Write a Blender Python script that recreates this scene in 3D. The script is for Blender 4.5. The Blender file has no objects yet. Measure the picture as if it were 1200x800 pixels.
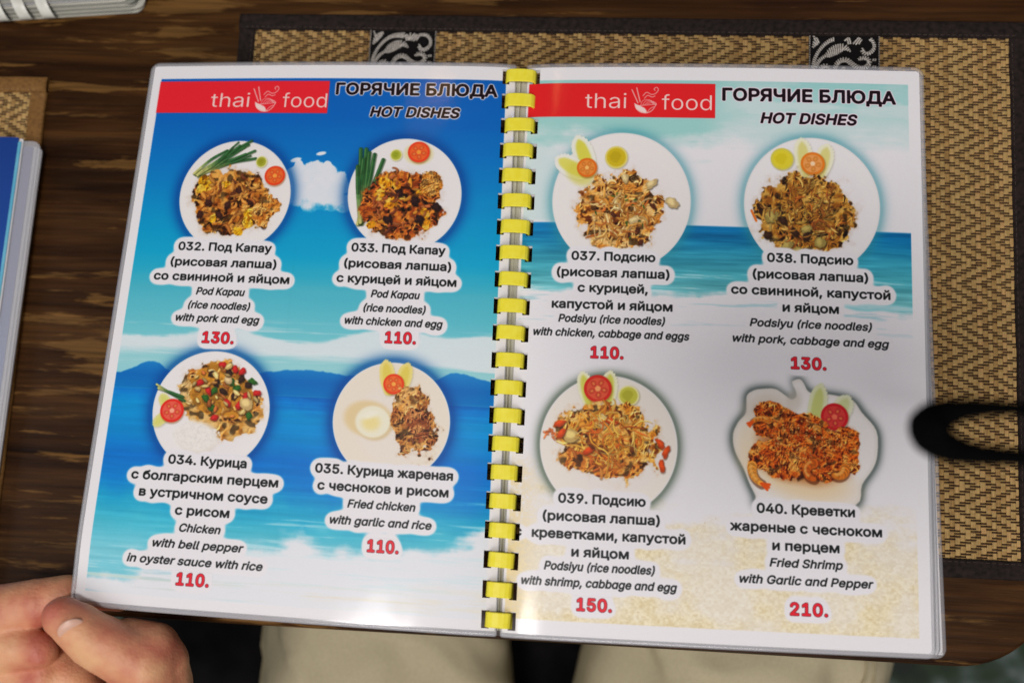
import bpy, bmesh, math, random
import numpy as np
from mathutils import Vector, Matrix, noise as mnoise

# ------------------------------------------------------------------ camera, world, light, exposure
SC = bpy.context.scene
COL = SC.collection
CAM_AXES = Matrix(((0.99643667, -0.03573010, 0.07640230),
                   (0.04595891, 0.98955667, -0.13662125),
                   (-0.07072292, 0.13964579, 0.98767267)))
CAM_POS = Vector((0.0424, -0.0758, 0.5482))
# columns of the camera matrix are the camera's right, up and back directions in the table's frame
cd = bpy.data.cameras.new("camera")
cam = bpy.data.objects.new("view_camera", cd)
COL.objects.link(cam)
M3 = CAM_AXES
cam.matrix_world = Matrix.Translation(CAM_POS) @ M3.to_4x4()
cd.sensor_width = 36.0
cd.lens = 35.01
cd.clip_start = 0.01
cd.clip_end = 50
cd.dof.use_dof = True
cd.dof.focus_distance = 0.517
cd.dof.aperture_fstop = 3.8
SC.camera = cam

W = bpy.data.worlds.new("World")
SC.world = W
W.use_nodes = True
wb = W.node_tree.nodes["Background"]
wb.inputs[0].default_value = (0.80, 0.78, 0.82, 1)
wb.inputs[1].default_value = 0.13

SC.view_settings.view_transform = 'Standard'
SC.view_settings.look = 'None'
SC.view_settings.exposure = 0.0
SC.view_settings.gamma = 1.0


def area(name, loc, target, size, power, color, shape='DISK', sy=None):
    l = bpy.data.lights.new(name, 'AREA')
    l.shape = shape
    l.size = size
    if sy: l.size_y = sy
    l.energy = power
    l.color = color
    o = bpy.data.objects.new(name, l)
    COL.objects.link(o)
    o.location = loc
    d = Vector(target) - Vector(loc)
    o.rotation_euler = d.to_track_quat('-Z', 'Y').to_euler()
    return o


area("ceiling_lamp", (-0.17, -0.24, 1.85), (0.05, -0.05, 0), 0.30, 13.0, (1.0, 0.955, 0.935))
area("soft_fill_light", (0.2, -1.5, 1.9), (0, 0, 0), 1.5, 23, (1.0, 0.95, 0.94))  # added soft fill from behind the viewer, not an actual fixture
area("left_side_light", (-1.7, -0.2, 1.2), (0, 0, 0), 1.0, 5, (0.97, 0.97, 1.0))  # broad area light from the left; no window is built
area("warm_pendant_light", (-0.28, 0.97, 1.45), (0, 0.1, 0), 0.08, 0.22, (1.0, 0.55, 0.16))
area("blue_glint_light", (0.62, 0.95, 1.45), (0.15, 0.1, 0), 0.05, 0.3, (0.15, 0.25, 1.0))  # tiny blue source added for the blue glint at the page's top edge


def at(px, py, h=0.0):
    """the point at height h above the table that the photograph shows at pixel px, py"""
    v = CAM_AXES @ Vector(((px - 600) / 1167.0, (400 - py) / 1167.0, -1.0))
    t = (h - CAM_POS.z) / v.z
    return CAM_POS + v * t


# ------------------------------------------------------------------ helpers
def empty(name, loc=(0, 0, 0), rz=0.0):
    o = bpy.data.objects.new(name, None)
    COL.objects.link(o)
    o.location = loc
    o.rotation_euler = (0, 0, rz)
    return o


def tag(o, label=None, cat=None, group=None, kind=None):
    if label: o["label"] = label
    if cat: o["category"] = cat
    if group: o["group"] = group
    if kind: o["kind"] = kind
    return o


def link(name, me, parent=None, mat=None):
    if mat is not None and len(me.materials) == 0:
        me.materials.append(mat)
    o = bpy.data.objects.new(name, me)
    COL.objects.link(o)
    if parent is not None: o.parent = parent
    return o


def mesh(name, verts, faces, mat=None, parent=None, smooth=False, uvs=None):
    me = bpy.data.meshes.new(name)
    me.from_pydata([tuple(v) for v in verts], [], faces)
    if uvs is not None:
        uvl = me.uv_layers.new(name="UVMap")
        li = np.empty(len(me.loops), dtype=np.int32)
        me.loops.foreach_get("vertex_index", li)
        uvl.data.foreach_set("uv", np.asarray(uvs, dtype=np.float32)[li].ravel())
    if smooth:
        me.polygons.foreach_set("use_smooth", [True] * len(me.polygons))
    me.update()
    return link(name, me, parent, mat)


def bm_obj(name, bm, mat, parent=None, smooth=False):
    me = bpy.data.meshes.new(name)
    bmesh.ops.recalc_face_normals(bm, faces=bm.faces)
    bm.to_mesh(me); bm.free()
    if smooth:
        me.polygons.foreach_set("use_smooth", [True] * len(me.polygons))
    return link(name, me, parent, mat)


def box_bm(bm, c, s, bevel=0.0, seg=2):
    r = bmesh.ops.create_cube(bm, size=1.0)
    for v in r['verts']:
        v.co = Vector((v.co.x * s[0] + c[0], v.co.y * s[1] + c[1], v.co.z * s[2] + c[2]))
    if bevel:
        es = list({e for v in r['verts'] for e in v.link_edges})
        bmesh.ops.bevel(bm, geom=es, offset=bevel, segments=seg, affect='EDGES', profile=0.5)


def tube(bm, pts, rad, n=10, flat=1.0, caps=True):
    """a tube along pts; rad a number or list; flat squashes it vertically"""
    pts = [Vector(p) for p in pts]
    rings = []
    for i, p in enumerate(pts):
        a = pts[max(0, i - 1)]; b = pts[min(len(pts) - 1, i + 1)]
        t = (b - a).normalized()
        up = Vector((0, 0, 1)) if abs(t.z) < 0.9 else Vector((0, 1, 0))
        s = t.cross(up).normalized(); u = s.cross(t).normalized()
        r = rad[i] if isinstance(rad, (list, tuple)) else rad
        rings.append([bm.verts.new(p + s * (math.cos(2 * math.pi * k / n) * r) + u * (math.sin(2 * math.pi * k / n) * r * flat)) for k in range(n)])
    for i in range(len(rings) - 1):
        for k in range(n):
            bm.faces.new((rings[i][k], rings[i][(k + 1) % n], rings[i + 1][(k + 1) % n], rings[i + 1][k]))
    if caps:
        bm.faces.new(rings[0][::-1]); bm.faces.new(rings[-1])


# ------------------------------------------------------------------ materials
def newmat(name):
    m = bpy.data.materials.new(name)
    m.use_nodes = True
    nt = m.node_tree
    return m, nt, nt.nodes["Principled BSDF"]


def N(nt, typ, **kw):
    n = nt.nodes.new(typ)
    for k, v in kw.items():
        if k in n.inputs.keys(): n.inputs[k].default_value = v
        else: setattr(n, k, v)
    return n


def ramp(nt, stops, interp='LINEAR'):
    r = nt.nodes.new("ShaderNodeValToRGB")
    r.color_ramp.interpolation = interp
    e = r.color_ramp.elements
    while len(e) < len(stops): e.new(0.5)
    for el, (p, c) in zip(e, stops):
        el.position = p; el.color = (*c, 1)
    return r


def coords(nt, scale, kind='Object', rot=(0, 0, 0)):
    tc = nt.nodes.new("ShaderNodeTexCoord")
    mp = nt.nodes.new("ShaderNodeMapping")
    mp.inputs['Scale'].default_value = scale
    mp.inputs['Rotation'].default_value = rot
    nt.links.new(tc.outputs[kind], mp.inputs[0])
    return mp.outputs[0]


def bump(nt, bs, height, strength, dist):
    b = N(nt, "ShaderNodeBump")
    b.inputs['Strength'].default_value = strength
    b.inputs['Distance'].default_value = dist
    nt.links.new(height, b.inputs['Height'])
    nt.links.new(b.outputs[0], bs.inputs['Normal'])


def mixc(nt, fac, a, b, mode='MIX'):
    m = nt.nodes.new("ShaderNodeMix")
    m.data_type = 'RGBA'; m.blend_type = mode
    for s, v in ((m.inputs[0], fac), (m.inputs[6], a), (m.inputs[7], b)):
        if hasattr(v, 'node'): nt.links.new(v, s)
        else: s.default_value = v if not isinstance(v, tuple) else (*v, 1)
    return m.outputs[2]


def noisy_mat(name, c1, c2, scale, rough=0.5, bs=0.0, bd=0.001, stretch=(1, 1, 1), detail=6, spec=0.5, lo=.35, hi=.65):
    m, nt, b = newmat(name)
    co = coords(nt, tuple(scale * s for s in stretch))
    n = N(nt, "ShaderNodeTexNoise"); n.inputs['Scale'].default_value = 1.0; n.inputs['Detail'].default_value = detail
    nt.links.new(co, n.inputs['Vector'])
    r = ramp(nt, [(lo, c1), (hi, c2)])
    nt.links.new(n.outputs['Fac'], r.inputs[0])
    nt.links.new(r.outputs[0], b.inputs['Base Color'])
    b.inputs['Roughness'].default_value = rough
    b.inputs['Specular IOR Level'].default_value = spec
    if bs: bump(nt, b, n.outputs['Fac'], bs, bd)
    return m


def wood_mat():
    m, nt, b = newmat("stained_wood")
    co = coords(nt, (6, 60, 60))
    n1 = N(nt, "ShaderNodeTexNoise"); n1.inputs['Scale'].default_value = 1; n1.inputs['Detail'].default_value = 8; n1.inputs['Roughness'].default_value = .62; n1.inputs['Distortion'].default_value = .5
    nt.links.new(co, n1.inputs['Vector'])
    co2 = coords(nt, (14, 420, 420))
    n2 = N(nt, "ShaderNodeTexNoise"); n2.inputs['Scale'].default_value = 1; n2.inputs['Detail'].default_value = 5
    nt.links.new(co2, n2.inputs['Vector'])
    co3 = coords(nt, (1.6, 5, 5))
    n3 = N(nt, "ShaderNodeTexNoise"); n3.inputs['Scale'].default_value = 1; n3.inputs['Detail'].default_value = 3
    nt.links.new(co3, n3.inputs['Vector'])
    base = ramp(nt, [(.34, (.015, .0050, .0010)), (.50, (.040, .0145, .0028)), (.66, (.070, .028, .0055))])
    nt.links.new(n1.outputs['Fac'], base.inputs[0])
    # worn golden patches along the grain
    co4 = coords(nt, (15, 130, 130))
    n4 = N(nt, "ShaderNodeTexNoise"); n4.inputs['Scale'].default_value = 1; n4.inputs['Detail'].default_value = 7; n4.inputs['Roughness'].default_value = .6; n4.inputs['Distortion'].default_value = .3
    nt.links.new(co4, n4.inputs['Vector'])
    ma = N(nt, "ShaderNodeMath", operation='MULTIPLY_ADD'); ma.inputs[1].default_value = .7; 
    nt.links.new(n3.outputs['Fac'], ma.inputs[0]); nt.links.new(n4.outputs['Fac'], ma.inputs[2])
    pr = ramp(nt, [(.935, (0, 0, 0)), (1.06, (1, 1, 1))])
    nt.links.new(ma.outputs[0], pr.inputs[0])
    c = mixc(nt, pr.outputs[0], base.outputs[0], (.145, .070, .018))
    fine = ramp(nt, [(.3, (.60, .60, .60)), (.7, (1.35, 1.35, 1.35))])
    nt.links.new(n2.outputs['Fac'], fine.inputs[0])
    c = mixc(nt, 1.0, c, fine.outputs[0], 'MULTIPLY')
    nt.links.new(c, b.inputs['Base Color'])
    rr = ramp(nt, [(.3, (.30,) * 3), (.7, (.46,) * 3)])
    nt.links.new(n1.outputs['Fac'], rr.inputs[0]); nt.links.new(rr.outputs[0], b.inputs['Roughness'])
    b.inputs['Specular IOR Level'].default_value = .16
    bump(nt, b, n2.outputs['Fac'], .4, .0008)
    return m


def laminate_mat():
    """clear plastic film: mostly see-through, with a gloss"""
    m, nt, b = newmat("clear_laminate")
    out = nt.nodes["Material Output"]
    nt.nodes.remove(b)
    tr = N(nt, "ShaderNodeBsdfTransparent"); tr.inputs[0].default_value = (.97, .975, .98, 1)
    gl = N(nt, "ShaderNodeBsdfGlossy"); gl.inputs['Roughness'].default_value = .12
    df = N(nt, "ShaderNodeBsdfDiffuse"); df.inputs[0].default_value = (.90, .90, .94, 1)
    m1 = N(nt, "ShaderNodeMixShader"); m1.inputs[0].default_value = .26
    nt.links.new(tr.outputs[0], m1.inputs[1]); nt.links.new(df.outputs[0], m1.inputs[2])
    fr = N(nt, "ShaderNodeFresnel"); fr.inputs[0].default_value = 1.5
    m2 = N(nt, "ShaderNodeMixShader")
    nt.links.new(fr.outputs[0], m2.inputs[0]); nt.links.new(m1.outputs[0], m2.inputs[1]); nt.links.new(gl.outputs[0], m2.inputs[2])
    nt.links.new(m2.outputs[0], out.inputs[0])
    return m


MAT = {}
MAT['wood'] = wood_mat()
MAT['laminate'] = laminate_mat()
MAT['paper'] = noisy_mat("white_paper", (.70, .69, .70), (.78, .77, .77), 40, .5)
MAT['cloth_dark'] = noisy_mat("dark_brown_cloth", (.010, .0065, .0055), (.026, .017, .014), 350, .85, .4, .0006, spec=.2)
MAT['cloth_gold'] = noisy_mat("golden_brown_cloth", (.155, .072, .017), (.235, .115, .03), 500, .7, .4, .0005, (1, 1, 1), spec=.25)
MAT['thread_dark'] = noisy_mat("dark_weft_thread", (.030, .012, .004), (.075, .034, .012), 900, .8)
MAT['skin'] = None

# ------------------------------------------------------------------ the printed pages, drawn in millimetres
PXMM = 6.0
PW, PH = 210.0, 297.0
IW, IH = int(PW * PXMM), int(PH * PXMM)
rng = np.random.default_rng(7)


def blur(a, sig):
    """gaussian blur by a padded fourier transform; a is 2-D"""
    p = int(sig * 3) + 2
    b = np.pad(a, ((p, p + (-(a.shape[0] + 2 * p)) % 60), (p, p + (-(a.shape[1] + 2 * p)) % 60)), mode='edge')
    fy = np.fft.fftfreq(b.shape[0])[:, None]; fx = np.fft.rfftfreq(b.shape[1])[None, :]
    g = np.exp(-2 * (math.pi * sig) ** 2 * (fx * fx + fy * fy))
    return np.fft.irfft2(np.fft.rfft2(b) * g, s=b.shape)[p:p + a.shape[0], p:p + a.shape[1]]


def vnoise(h, w, sx, sy, octaves=4, seed=0):
    """smooth value noise, cell size sx, sy pixels, range about 0..1"""
    r = np.random.default_rng(seed)
    out = np.zeros((h, w)); amp = 1.0; tot = 0
    for o in range(octaves):
        gw, gh = int(w / sx) + 3, int(h / sy) + 3
        g = r.random((gh, gw))
        y = np.arange(h) / sy; x = np.arange(w) / sx
        yi = y.astype(int); xi = x.astype(int)
        fy = y - yi; fx = x - xi
        fy = (fy * fy * (3 - 2 * fy))[:, None]; fx = (fx * fx * (3 - 2 * fx))[None, :]
        a = g[np.ix_(yi, xi)]; b = g[np.ix_(yi, xi + 1)]; c = g[np.ix_(yi + 1, xi)]; d = g[np.ix_(yi + 1, xi + 1)]
        out += amp * ((a * (1 - fx) + b * fx) * (1 - fy) + (c * (1 - fx) + d * fx) * fy)
        tot += amp; amp *= .55; sx = max(1.5, sx / 2); sy = max(1.5, sy / 2)
    return out / tot


def sst(a, lo, hi):
    t = np.clip((a - lo) / (hi - lo), 0, 1)
    return t * t * (3 - 2 * t)


def C(r, g, b): return np.array([r, g, b], dtype=np.float32) / 255.0


class Page:
    def __init__(s):
        s.a = np.ones((IH, IW, 3), dtype=np.float32) * C(240, 238, 239)
        s.Y, s.X = np.mgrid[0:IH, 0:IW].astype(np.float32)
        s.X = (s.X + .5) / PXMM; s.Y = (s.Y + .5) / PXMM

    def over(s, mask, col):
        m = mask[..., None].astype(np.float32)
        s.a = s.a * (1 - m) + (col if getattr(col, 'ndim', 1) == 3 else np.asarray(col, dtype=np.float32)) * m

    def win(s, x0, y0, x1, y1):
        i0 = max(0, int(x0 * PXMM)); i1 = min(IW, int(x1 * PXMM) + 2)
        j0 = max(0, int(y0 * PXMM)); j1 = min(IH, int(y1 * PXMM) + 2)
        if i1 <= i0 or j1 <= j0: return None
        return (slice(j0, j1), slice(i0, i1))

    def dab(s, sl, m, col, alpha=1.0):
        m = (m * alpha)[..., None].astype(np.float32)
        s.a[sl] = s.a[sl] * (1 - m) + np.asarray(col, dtype=np.float32) * m

    def disc(s, cx, cy, rx, ry, col, alpha=1.0, rot=0.0, soft=.15, ragged=0.0, seed=0):
        R = max(rx, ry) * (1 + soft / min(rx, ry)) * (1 + 2 * ragged) + 1
        sl = s.win(cx - R, cy - R, cx + R, cy + R)
        if sl is None: return
        x = s.X[sl] - cx; y = s.Y[sl] - cy
        c, n = math.cos(rot), math.sin(rot)
        u = (x * c + y * n) / rx; v = (-x * n + y * c) / ry
        d = np.sqrt(u * u + v * v)
        if ragged:
            an = np.arctan2(v, u)
            rr = np.random.default_rng(seed)
            for k in (2, 3, 4, 6, 9):
                d = d + ragged * np.clip(rr.normal(), -1.3, 1.3) * np.sin(k * an + rr.random() * 6.28) / k ** .7
        e = soft / min(rx, ry)
        s.dab(sl, 1 - sst(d, 1 - e, 1 + e), col, alpha)

    def stroke(s, pts, w, col, alpha=1.0, soft=.12, taper=0.0):
        P = np.array(pts, dtype=np.float32)
        m = w + soft + .3
        sl = s.win(P[:, 0].min() - m, P[:, 1].min() - m, P[:, 0].max() + m, P[:, 1].max() + m)
        if sl is None: return
        x = s.X[sl][None]; y = s.Y[sl][None]
        a = P[:-1]; b = P[1:]; d = b - a
        L = (d ** 2).sum(1) + 1e-9
        t = np.clip(((x - a[:, 0, None, None]) * d[:, 0, None, None] + (y - a[:, 1, None, None]) * d[:, 1, None, None]) / L[:, None, None], 0, 1)
        dist = np.sqrt((x - a[:, 0, None, None] - t * d[:, 0, None, None]) ** 2 + (y - a[:, 1, None, None] - t * d[:, 1, None, None]) ** 2)
        if taper:
            n = len(a)
            q = (np.arange(n)[:, None, None] + t) / n
            dist = dist + w * taper * np.abs(2 * q - 1) ** 2
        dm = dist.min(0)
        s.dab(sl, 1 - sst(dm, w / 2 - soft, w / 2 + soft), col, alpha)

    def poly(s, pts, col, alpha=1.0, soft=0.12):
        m = poly_mask(pts, s)
        if soft: m = blur(m, soft * PXMM)
        s.over(m * alpha, col)


def poly_mask(pts, pg):
    P = np.array(pts)
    x0, y0 = P.min(0) - 1; x1, y1 = P.max(0) + 1
    out = np.zeros((IH, IW), dtype=np.float32)
    sl = pg.win(x0, y0, x1, y1)
    x = pg.X[sl]; y = pg.Y[sl]; ins = np.zeros(x.shape, bool)
    for i in range(len(P)):
        (xa, ya), (xb, yb) = P[i], P[(i + 1) % len(P)]
        if ya == yb: continue
        c = ((ya > y) != (yb > y)) & (x < (xb - xa) * (y - ya) / (yb - ya) + xa)
        ins ^= c
    out[sl] = ins
    return out


def smooth_poly(pts, n=6):
    """closed catmull-rom"""
    P = [Vector(p) for p in pts]; out = []
    k = len(P)
    for i in range(k):
        p0, p1, p2, p3 = P[i - 1], P[i], P[(i + 1) % k], P[(i + 2) % k]
        for j in range(n):
            t = j / n
            out.append(tuple(.5 * ((2 * p1) + (p2 - p0) * t + (2 * p0 - 5 * p1 + 4 * p2 - p3) * t * t + (3 * p1 - p0 - 3 * p2 + p3) * t ** 3)))
    return out


def smooth_line(pts, n=5):
    P = [Vector(p) for p in pts]; P = [2 * P[0] - P[1]] + P + [2 * P[-1] - P[-2]]
    out = []
    for i in range(1, len(P) - 2):
        p0, p1, p2, p3 = P[i - 1], P[i], P[i + 1], P[i + 2]
        for j in range(n):
            t = j / n
            out.append(tuple(.5 * ((2 * p1) + (p2 - p0) * t + (2 * p0 - 5 * p1 + 4 * p2 - p3) * t * t + (3 * p1 - p0 - 3 * p2 + p3) * t ** 3)))
    out.append(tuple(P[-2]))
    return out


GLYPHS = {
    '(': (273, '89,207 92,264 101,324 114,384 132,441 153,494 177,539 236,539 191,428 161,313 154,258 151,207 160,115 188,16 236,-96 177,-96 139,-21 111,55 95,131'),
    ')': (273, '37,-96 86,18 113,116 122,207 119,258 112,313 82,428 37,539 97,539 121,494 142,441 159,384 173,323 181,264 184,207 178,130 161,53 134,-22 97,-96'),
    ',': (188, '38,-119 68,71 137,71 84,-119'),
    '.': (188, '95,-4 78,-1 63,9 53,24 50,41 53,59 63,73 78,83 95,87 113,83 128,73 138,59 141,41 138,24 128,9 113,-1'),
    '0': (453, '227,-7 174,1 130,24 95,62 69,113 53,178 48,254 53,330 69,395 95,447 130,484 174,508 227,516 279,508 323,484 358,447 384,395 400,330 405,254 400,178 384,113 359,62 323,24 279,1|227,50 261,56 290,74 313,103 330,144 340,194 344,254 340,314 330,365 313,405 290,435 261,453 227,460 192,453 163,435 140,405 123,365 113,314 109,254 113,194 123,144 140,103 163,74 192,56'),
    '1': (453, '76,0 76,55 391,55 391,0|276,509 276,0 212,0 212,448 209,448 86,358 86,427 198,509'),
    '2': (453, '64,0 64,47 234,229 282,282 311,327 318,348 320,371 317,397 308,419 293,436 273,449 250,457 224,460 196,457 172,447 153,433 139,413 130,390 127,362 66,362 71,405 86,442 111,473 143,496 182,511 225,516 268,511 306,497 337,474 361,445 376,411 381,372 378,345 371,318 357,290 336,259 267,180 153,60 153,57 389,57 389,0'),
    '3': (453, '218,-7 173,-3 133,10 98,30 70,57 52,91 44,132 109,132 115,107 126,87 144,71 165,59 191,52 219,50 248,53 275,61 297,74 315,93 325,116 329,145 326,172 316,196 299,217 275,234 242,244 201,248 157,248 157,299 288,448 288,452 70,452 70,509 372,509 372,461 211,278 211,289 264,288 308,276 344,253 371,222 387,186 393,145 387,103 370,66 344,36 309,12 266,-2'),
    '4': (453, '40,105 40,158 247,509 311,509 109,166 109,163 413,163 413,105|282,0 282,121 282,146 282,318 343,318 343,0'),
    '5': (453, '221,-7 178,-2 140,11 108,32 83,60 66,93 60,130 122,130 127,108 138,89 154,73 173,60 196,52 221,50 250,53 276,64 298,82 314,104 324,131 328,162 324,193 314,221 297,244 275,262 248,273 218,277 167,268 145,258 128,246 67,253 96,509 366,509 366,452 151,452 134,301 136,301 155,315 178,325 203,331 229,334 263,330 294,321 321,306 345,285 364,260 379,231 388,199 391,163 385,117 369,76 343,41 309,15 268,-1'),
    '7': (453, '97,0 323,448 323,452 62,452 62,509 391,509 391,449 165,0'),
    '8': (453, '226,-7 178,-2 136,11 101,33 74,62 57,96 52,135 55,166 65,195 81,220 101,241 125,256 153,265 153,267 119,282 93,308 76,342 70,380 75,417 90,450 114,477 146,498 184,511 226,516 269,511 306,498 337,477 361,450 377,417 382,380 376,342 359,308 333,282 300,267 300,265 327,256 351,241 372,220 387,195 397,166 401,135 395,96 378,62 352,33 317,11 275,-2|226,49 258,52 285,60 307,74 323,91 333,113 337,139 333,165 322,189 305,208 283,223 256,232 226,235 196,232 169,223 147,208 130,189 119,165 115,139 119,113 129,91 145,74 167,60 195,52|226,290 252,292 274,300 293,313 307,330 316,351 319,376 316,399 308,420 294,437 275,449 252,457 226,460 200,457 177,449 159,437 145,420 136,399 133,376 136,351 145,330 159,313 178,300 201,292'),
    '9': (453, '226,516 271,510 310,494 343,468 368,434 384,393 389,347 385,309 373,270 350,224 315,168 200,0 130,0 301,248 307,248 287,221 257,202 218,195 175,199 137,214 106,237 83,269 68,307 64,352 69,397 85,436 110,469 143,494 182,510|226,460 199,457 174,446 154,429 138,407 129,381 125,352 129,322 138,295 154,274 174,257 199,247 226,243 254,247 279,257 299,273 314,295 324,321 327,350 324,381 314,407 299,429 279,446 254,457'),
    'C': (510, '267,-7 205,1 150,25 104,63 70,115 48,179 40,254 48,329 70,393 104,445 150,484 205,508 267,516 305,513 340,504 373,490 402,471 427,447 448,418 463,385 473,348 408,348 401,373 389,395 357,428 315,449 267,456 223,450 184,432 150,403 125,364 109,314 103,254 109,194 125,145 151,105 184,76 223,59 267,53 315,60 357,81 389,114 408,160 473,160 463,124 448,91 428,62 402,38 373,19 341,5 305,-4'),
    'D': (502, '219,0 96,0 96,57 215,57 272,63 318,81 354,110 379,149 394,198 399,255 394,312 379,361 354,399 320,428 275,446 221,452 93,452 93,509 225,509 294,501 353,478 399,441 433,391 455,329 462,255 455,181 433,119 398,68 351,31 291,8|125,509 125,0 60,0 60,509'),
    'E': (419, '60,0 60,509 372,509 372,452 125,452 125,286 355,286 355,229 125,229 125,57 375,57 375,0'),
    'F': (410, '60,0 60,509 369,509 369,452 125,452 125,278 346,278 346,221 125,221 125,0'),
    'G': (520, '269,-7 205,1 149,25 104,64 69,116 47,179 40,254 47,329 69,393 103,445 149,484 203,508 265,516 304,513 340,504 374,489 403,469 429,445 449,416 465,384 474,349 408,349 387,393 356,427 315,448 265,456 222,450 183,432 150,404 125,364 109,314 103,254 109,194 125,145 151,105 184,76 224,59 269,53 309,57 345,71 374,93 396,123 410,160 415,202 434,199 283,199 283,256 478,256 478,200 471,141 451,91 419,50 377,19 326,0'),
    'H': (517, '60,0 60,509 125,509 125,289 392,289 392,509 457,509 457,0 392,0 392,232 125,232 125,0'),
    'I': (185, '62,521 123,521 123,0 62,0'),
    'K': (467, '104,145 104,216 139,261 174,303 212,344 364,509 448,509 231,276 228,276|60,0 60,509 125,509 125,334 124,225 125,193 125,0|372,0 188,259 228,309 449,0'),
    'O': (533, '267,-7 205,1 150,25 105,63 70,115 48,179 40,254 48,329 70,393 105,445 150,484 205,508 267,516 329,508 384,484 429,445 464,393 486,329 493,254 486,179 464,115 429,63 384,25 329,1|267,53 310,59 349,76 383,105 408,144 425,194 430,254 425,314 408,365 383,404 349,433 310,450 267,456 223,450 184,433 151,404 125,364 109,314 103,254 109,194 125,144 151,105 184,76 223,59'),
    'P': (445, '60,0 60,509 235,509 289,503 332,487 366,462 390,430 404,391 409,348 404,304 390,265 366,233 332,207 289,191 235,186 109,186 109,242 233,242 269,246 297,256 318,272 333,294 342,319 344,348 342,376 333,402 318,423 297,439 268,449 232,452 125,452 125,0'),
    'S': (447, '224,-9 172,-4 128,9 91,31 64,60 46,96 38,137 104,137 110,110 123,88 142,71 166,59 194,52 224,49 257,52 286,60 311,74 329,92 341,114 346,139 342,161 332,179 316,193 296,205 245,222 184,239 128,260 86,289 60,326 52,372 58,413 75,448 102,476 138,498 180,511 227,516 275,511 316,498 351,476 377,449 394,415 401,378 337,378 326,412 302,437 267,453 225,459 194,456 167,448 145,435 129,418 118,398 115,376 119,352 131,334 148,319 169,308 212,293 264,279 312,264 359,238 379,220 395,198 405,171 408,139 403,99 386,64 360,34 323,11 278,-4'),
    'T': (449, '32,452 32,509 417,509 417,452 257,452 257,0 193,0 193,452'),
    'a': (389, '160,-9 126,-5 94,5 68,22 48,45 35,73 30,108 34,138 43,161 58,179 78,193 125,211 178,220 234,227 265,235 273,243 276,255 276,257 273,279 267,297 256,311 240,322 220,329 196,331 171,329 149,322 118,301 100,274 41,291 57,322 79,346 104,364 133,375 163,382 194,384 239,379 286,360 306,343 322,320 333,290 337,251 337,0 277,0 277,52 272,52 252,25 215,1 190,-6|170,45 202,49 228,59 248,74 263,93 272,115 276,138 276,190 259,182 231,176 200,171 175,168 134,159 117,150 103,139 95,124 92,105 94,87 102,72 114,61 130,52'),
    'b': (424, '229,-8 198,-5 172,4 138,31 118,59 112,59 112,0 53,0 53,509 114,509 114,319 118,319 137,346 171,373 197,381 229,384 274,378 313,361 345,332 370,293 385,245 390,189 385,133 370,84 346,45 313,16 274,-2|220,47 253,51 279,66 301,88 316,117 325,151 328,189 325,227 316,261 301,290 280,311 253,325 220,330 188,325 161,312 140,291 125,263 116,229 113,189 116,150 125,115 140,86 162,65 188,51'),
    'c': (396, '207,-8 159,-2 117,16 82,46 56,85 40,133 34,187 40,243 56,291 82,330 117,360 159,378 207,384 260,377 305,356 340,322 362,277 303,262 290,289 270,311 242,325 207,330 173,325 145,310 124,287 108,258 99,224 96,187 99,151 108,117 124,89 145,66 173,51 207,46 243,52 271,66 292,89 304,117 363,102 354,78 341,56 306,21 261,-1'),
    'd': (424, '195,-8 151,-2 111,16 79,45 55,84 39,133 34,189 39,245 55,293 79,332 112,361 151,378 196,384 228,381 253,373 287,346 306,319 311,319 311,509 372,509 372,0 313,0 313,59 307,59 287,31 252,4 227,-5|205,47 236,51 263,65 284,86 299,115 309,150 312,189 309,229 300,263 284,291 263,312 237,325 205,330 172,325 145,311 124,290 108,261 99,227 96,189 99,151 109,117 124,88 145,66 172,51'),
    'e': (404, '212,-8 161,-2 117,16 82,46 56,85 40,132 34,187 39,242 55,290 81,329 115,359 157,378 205,384 236,382 266,374 294,361 319,341 341,315 357,282 368,242 371,194 371,169 75,169 75,221 338,221 310,202 307,237 298,269 283,294 263,314 237,326 205,330 173,326 146,313 125,294 109,270 99,241 96,211 96,178 100,139 110,106 128,80 151,61 179,50 212,46 254,53 285,73 306,105 365,91 353,63 335,39 311,19 283,4 249,-5'),
    'f': (254, '228,379 228,327 6,327 6,379|81,0 81,432 84,461 96,486 113,505 135,519 161,527 187,530 222,527 243,521 227,468 215,472 195,474 171,470 154,460 145,443 142,419 142,0'),
    'g': (425, '207,-151 168,-148 134,-140 105,-127 82,-110 64,-91 51,-69 101,-41 122,-66 154,-88 178,-95 207,-97 249,-92 282,-75 304,-47 311,-6 311,68 306,68 287,41 252,16 227,8 195,5 152,10 113,27 80,53 55,90 39,136 34,191 39,246 55,293 80,332 112,361 152,378 196,384 228,382 253,373 288,346 308,319 313,319 313,379 372,379 372,-9 367,-54 350,-90 324,-117 291,-136 251,-147|205,59 237,63 264,75 285,95 300,121 309,154 312,193 309,231 300,264 285,291 264,312 237,325 205,330 172,325 145,312 124,290 109,262 99,229 96,193 99,155 109,123 124,96 145,76 172,63'),
    'h': (410, '114,227 114,0 53,0 53,509 114,509 114,287 102,287 124,332 152,362 187,379 227,384 264,380 295,369 321,349 341,321 353,285 357,240 357,0 296,0 296,235 290,275 273,304 246,323 210,329 184,326 161,317 141,303 126,283 117,257'),
    'i': (167, '53,0 53,379 114,379 114,0|84,443 67,446 54,455 44,468 41,483 44,499 54,512 67,521 84,524 100,521 114,512 123,499 126,483 123,468 114,455 100,446'),
    'k': (381, '110,137 110,212 121,212 284,379 360,379 184,199 177,199|53,0 53,509 114,509 114,0|294,0 148,186 191,229 372,0'),
    'l': (189, '139,-2 101,3 74,20 58,47 53,84 53,509 114,509 114,99 115,77 120,62 130,54 146,52 160,53 170,54 181,3 162,-1'),
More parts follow.
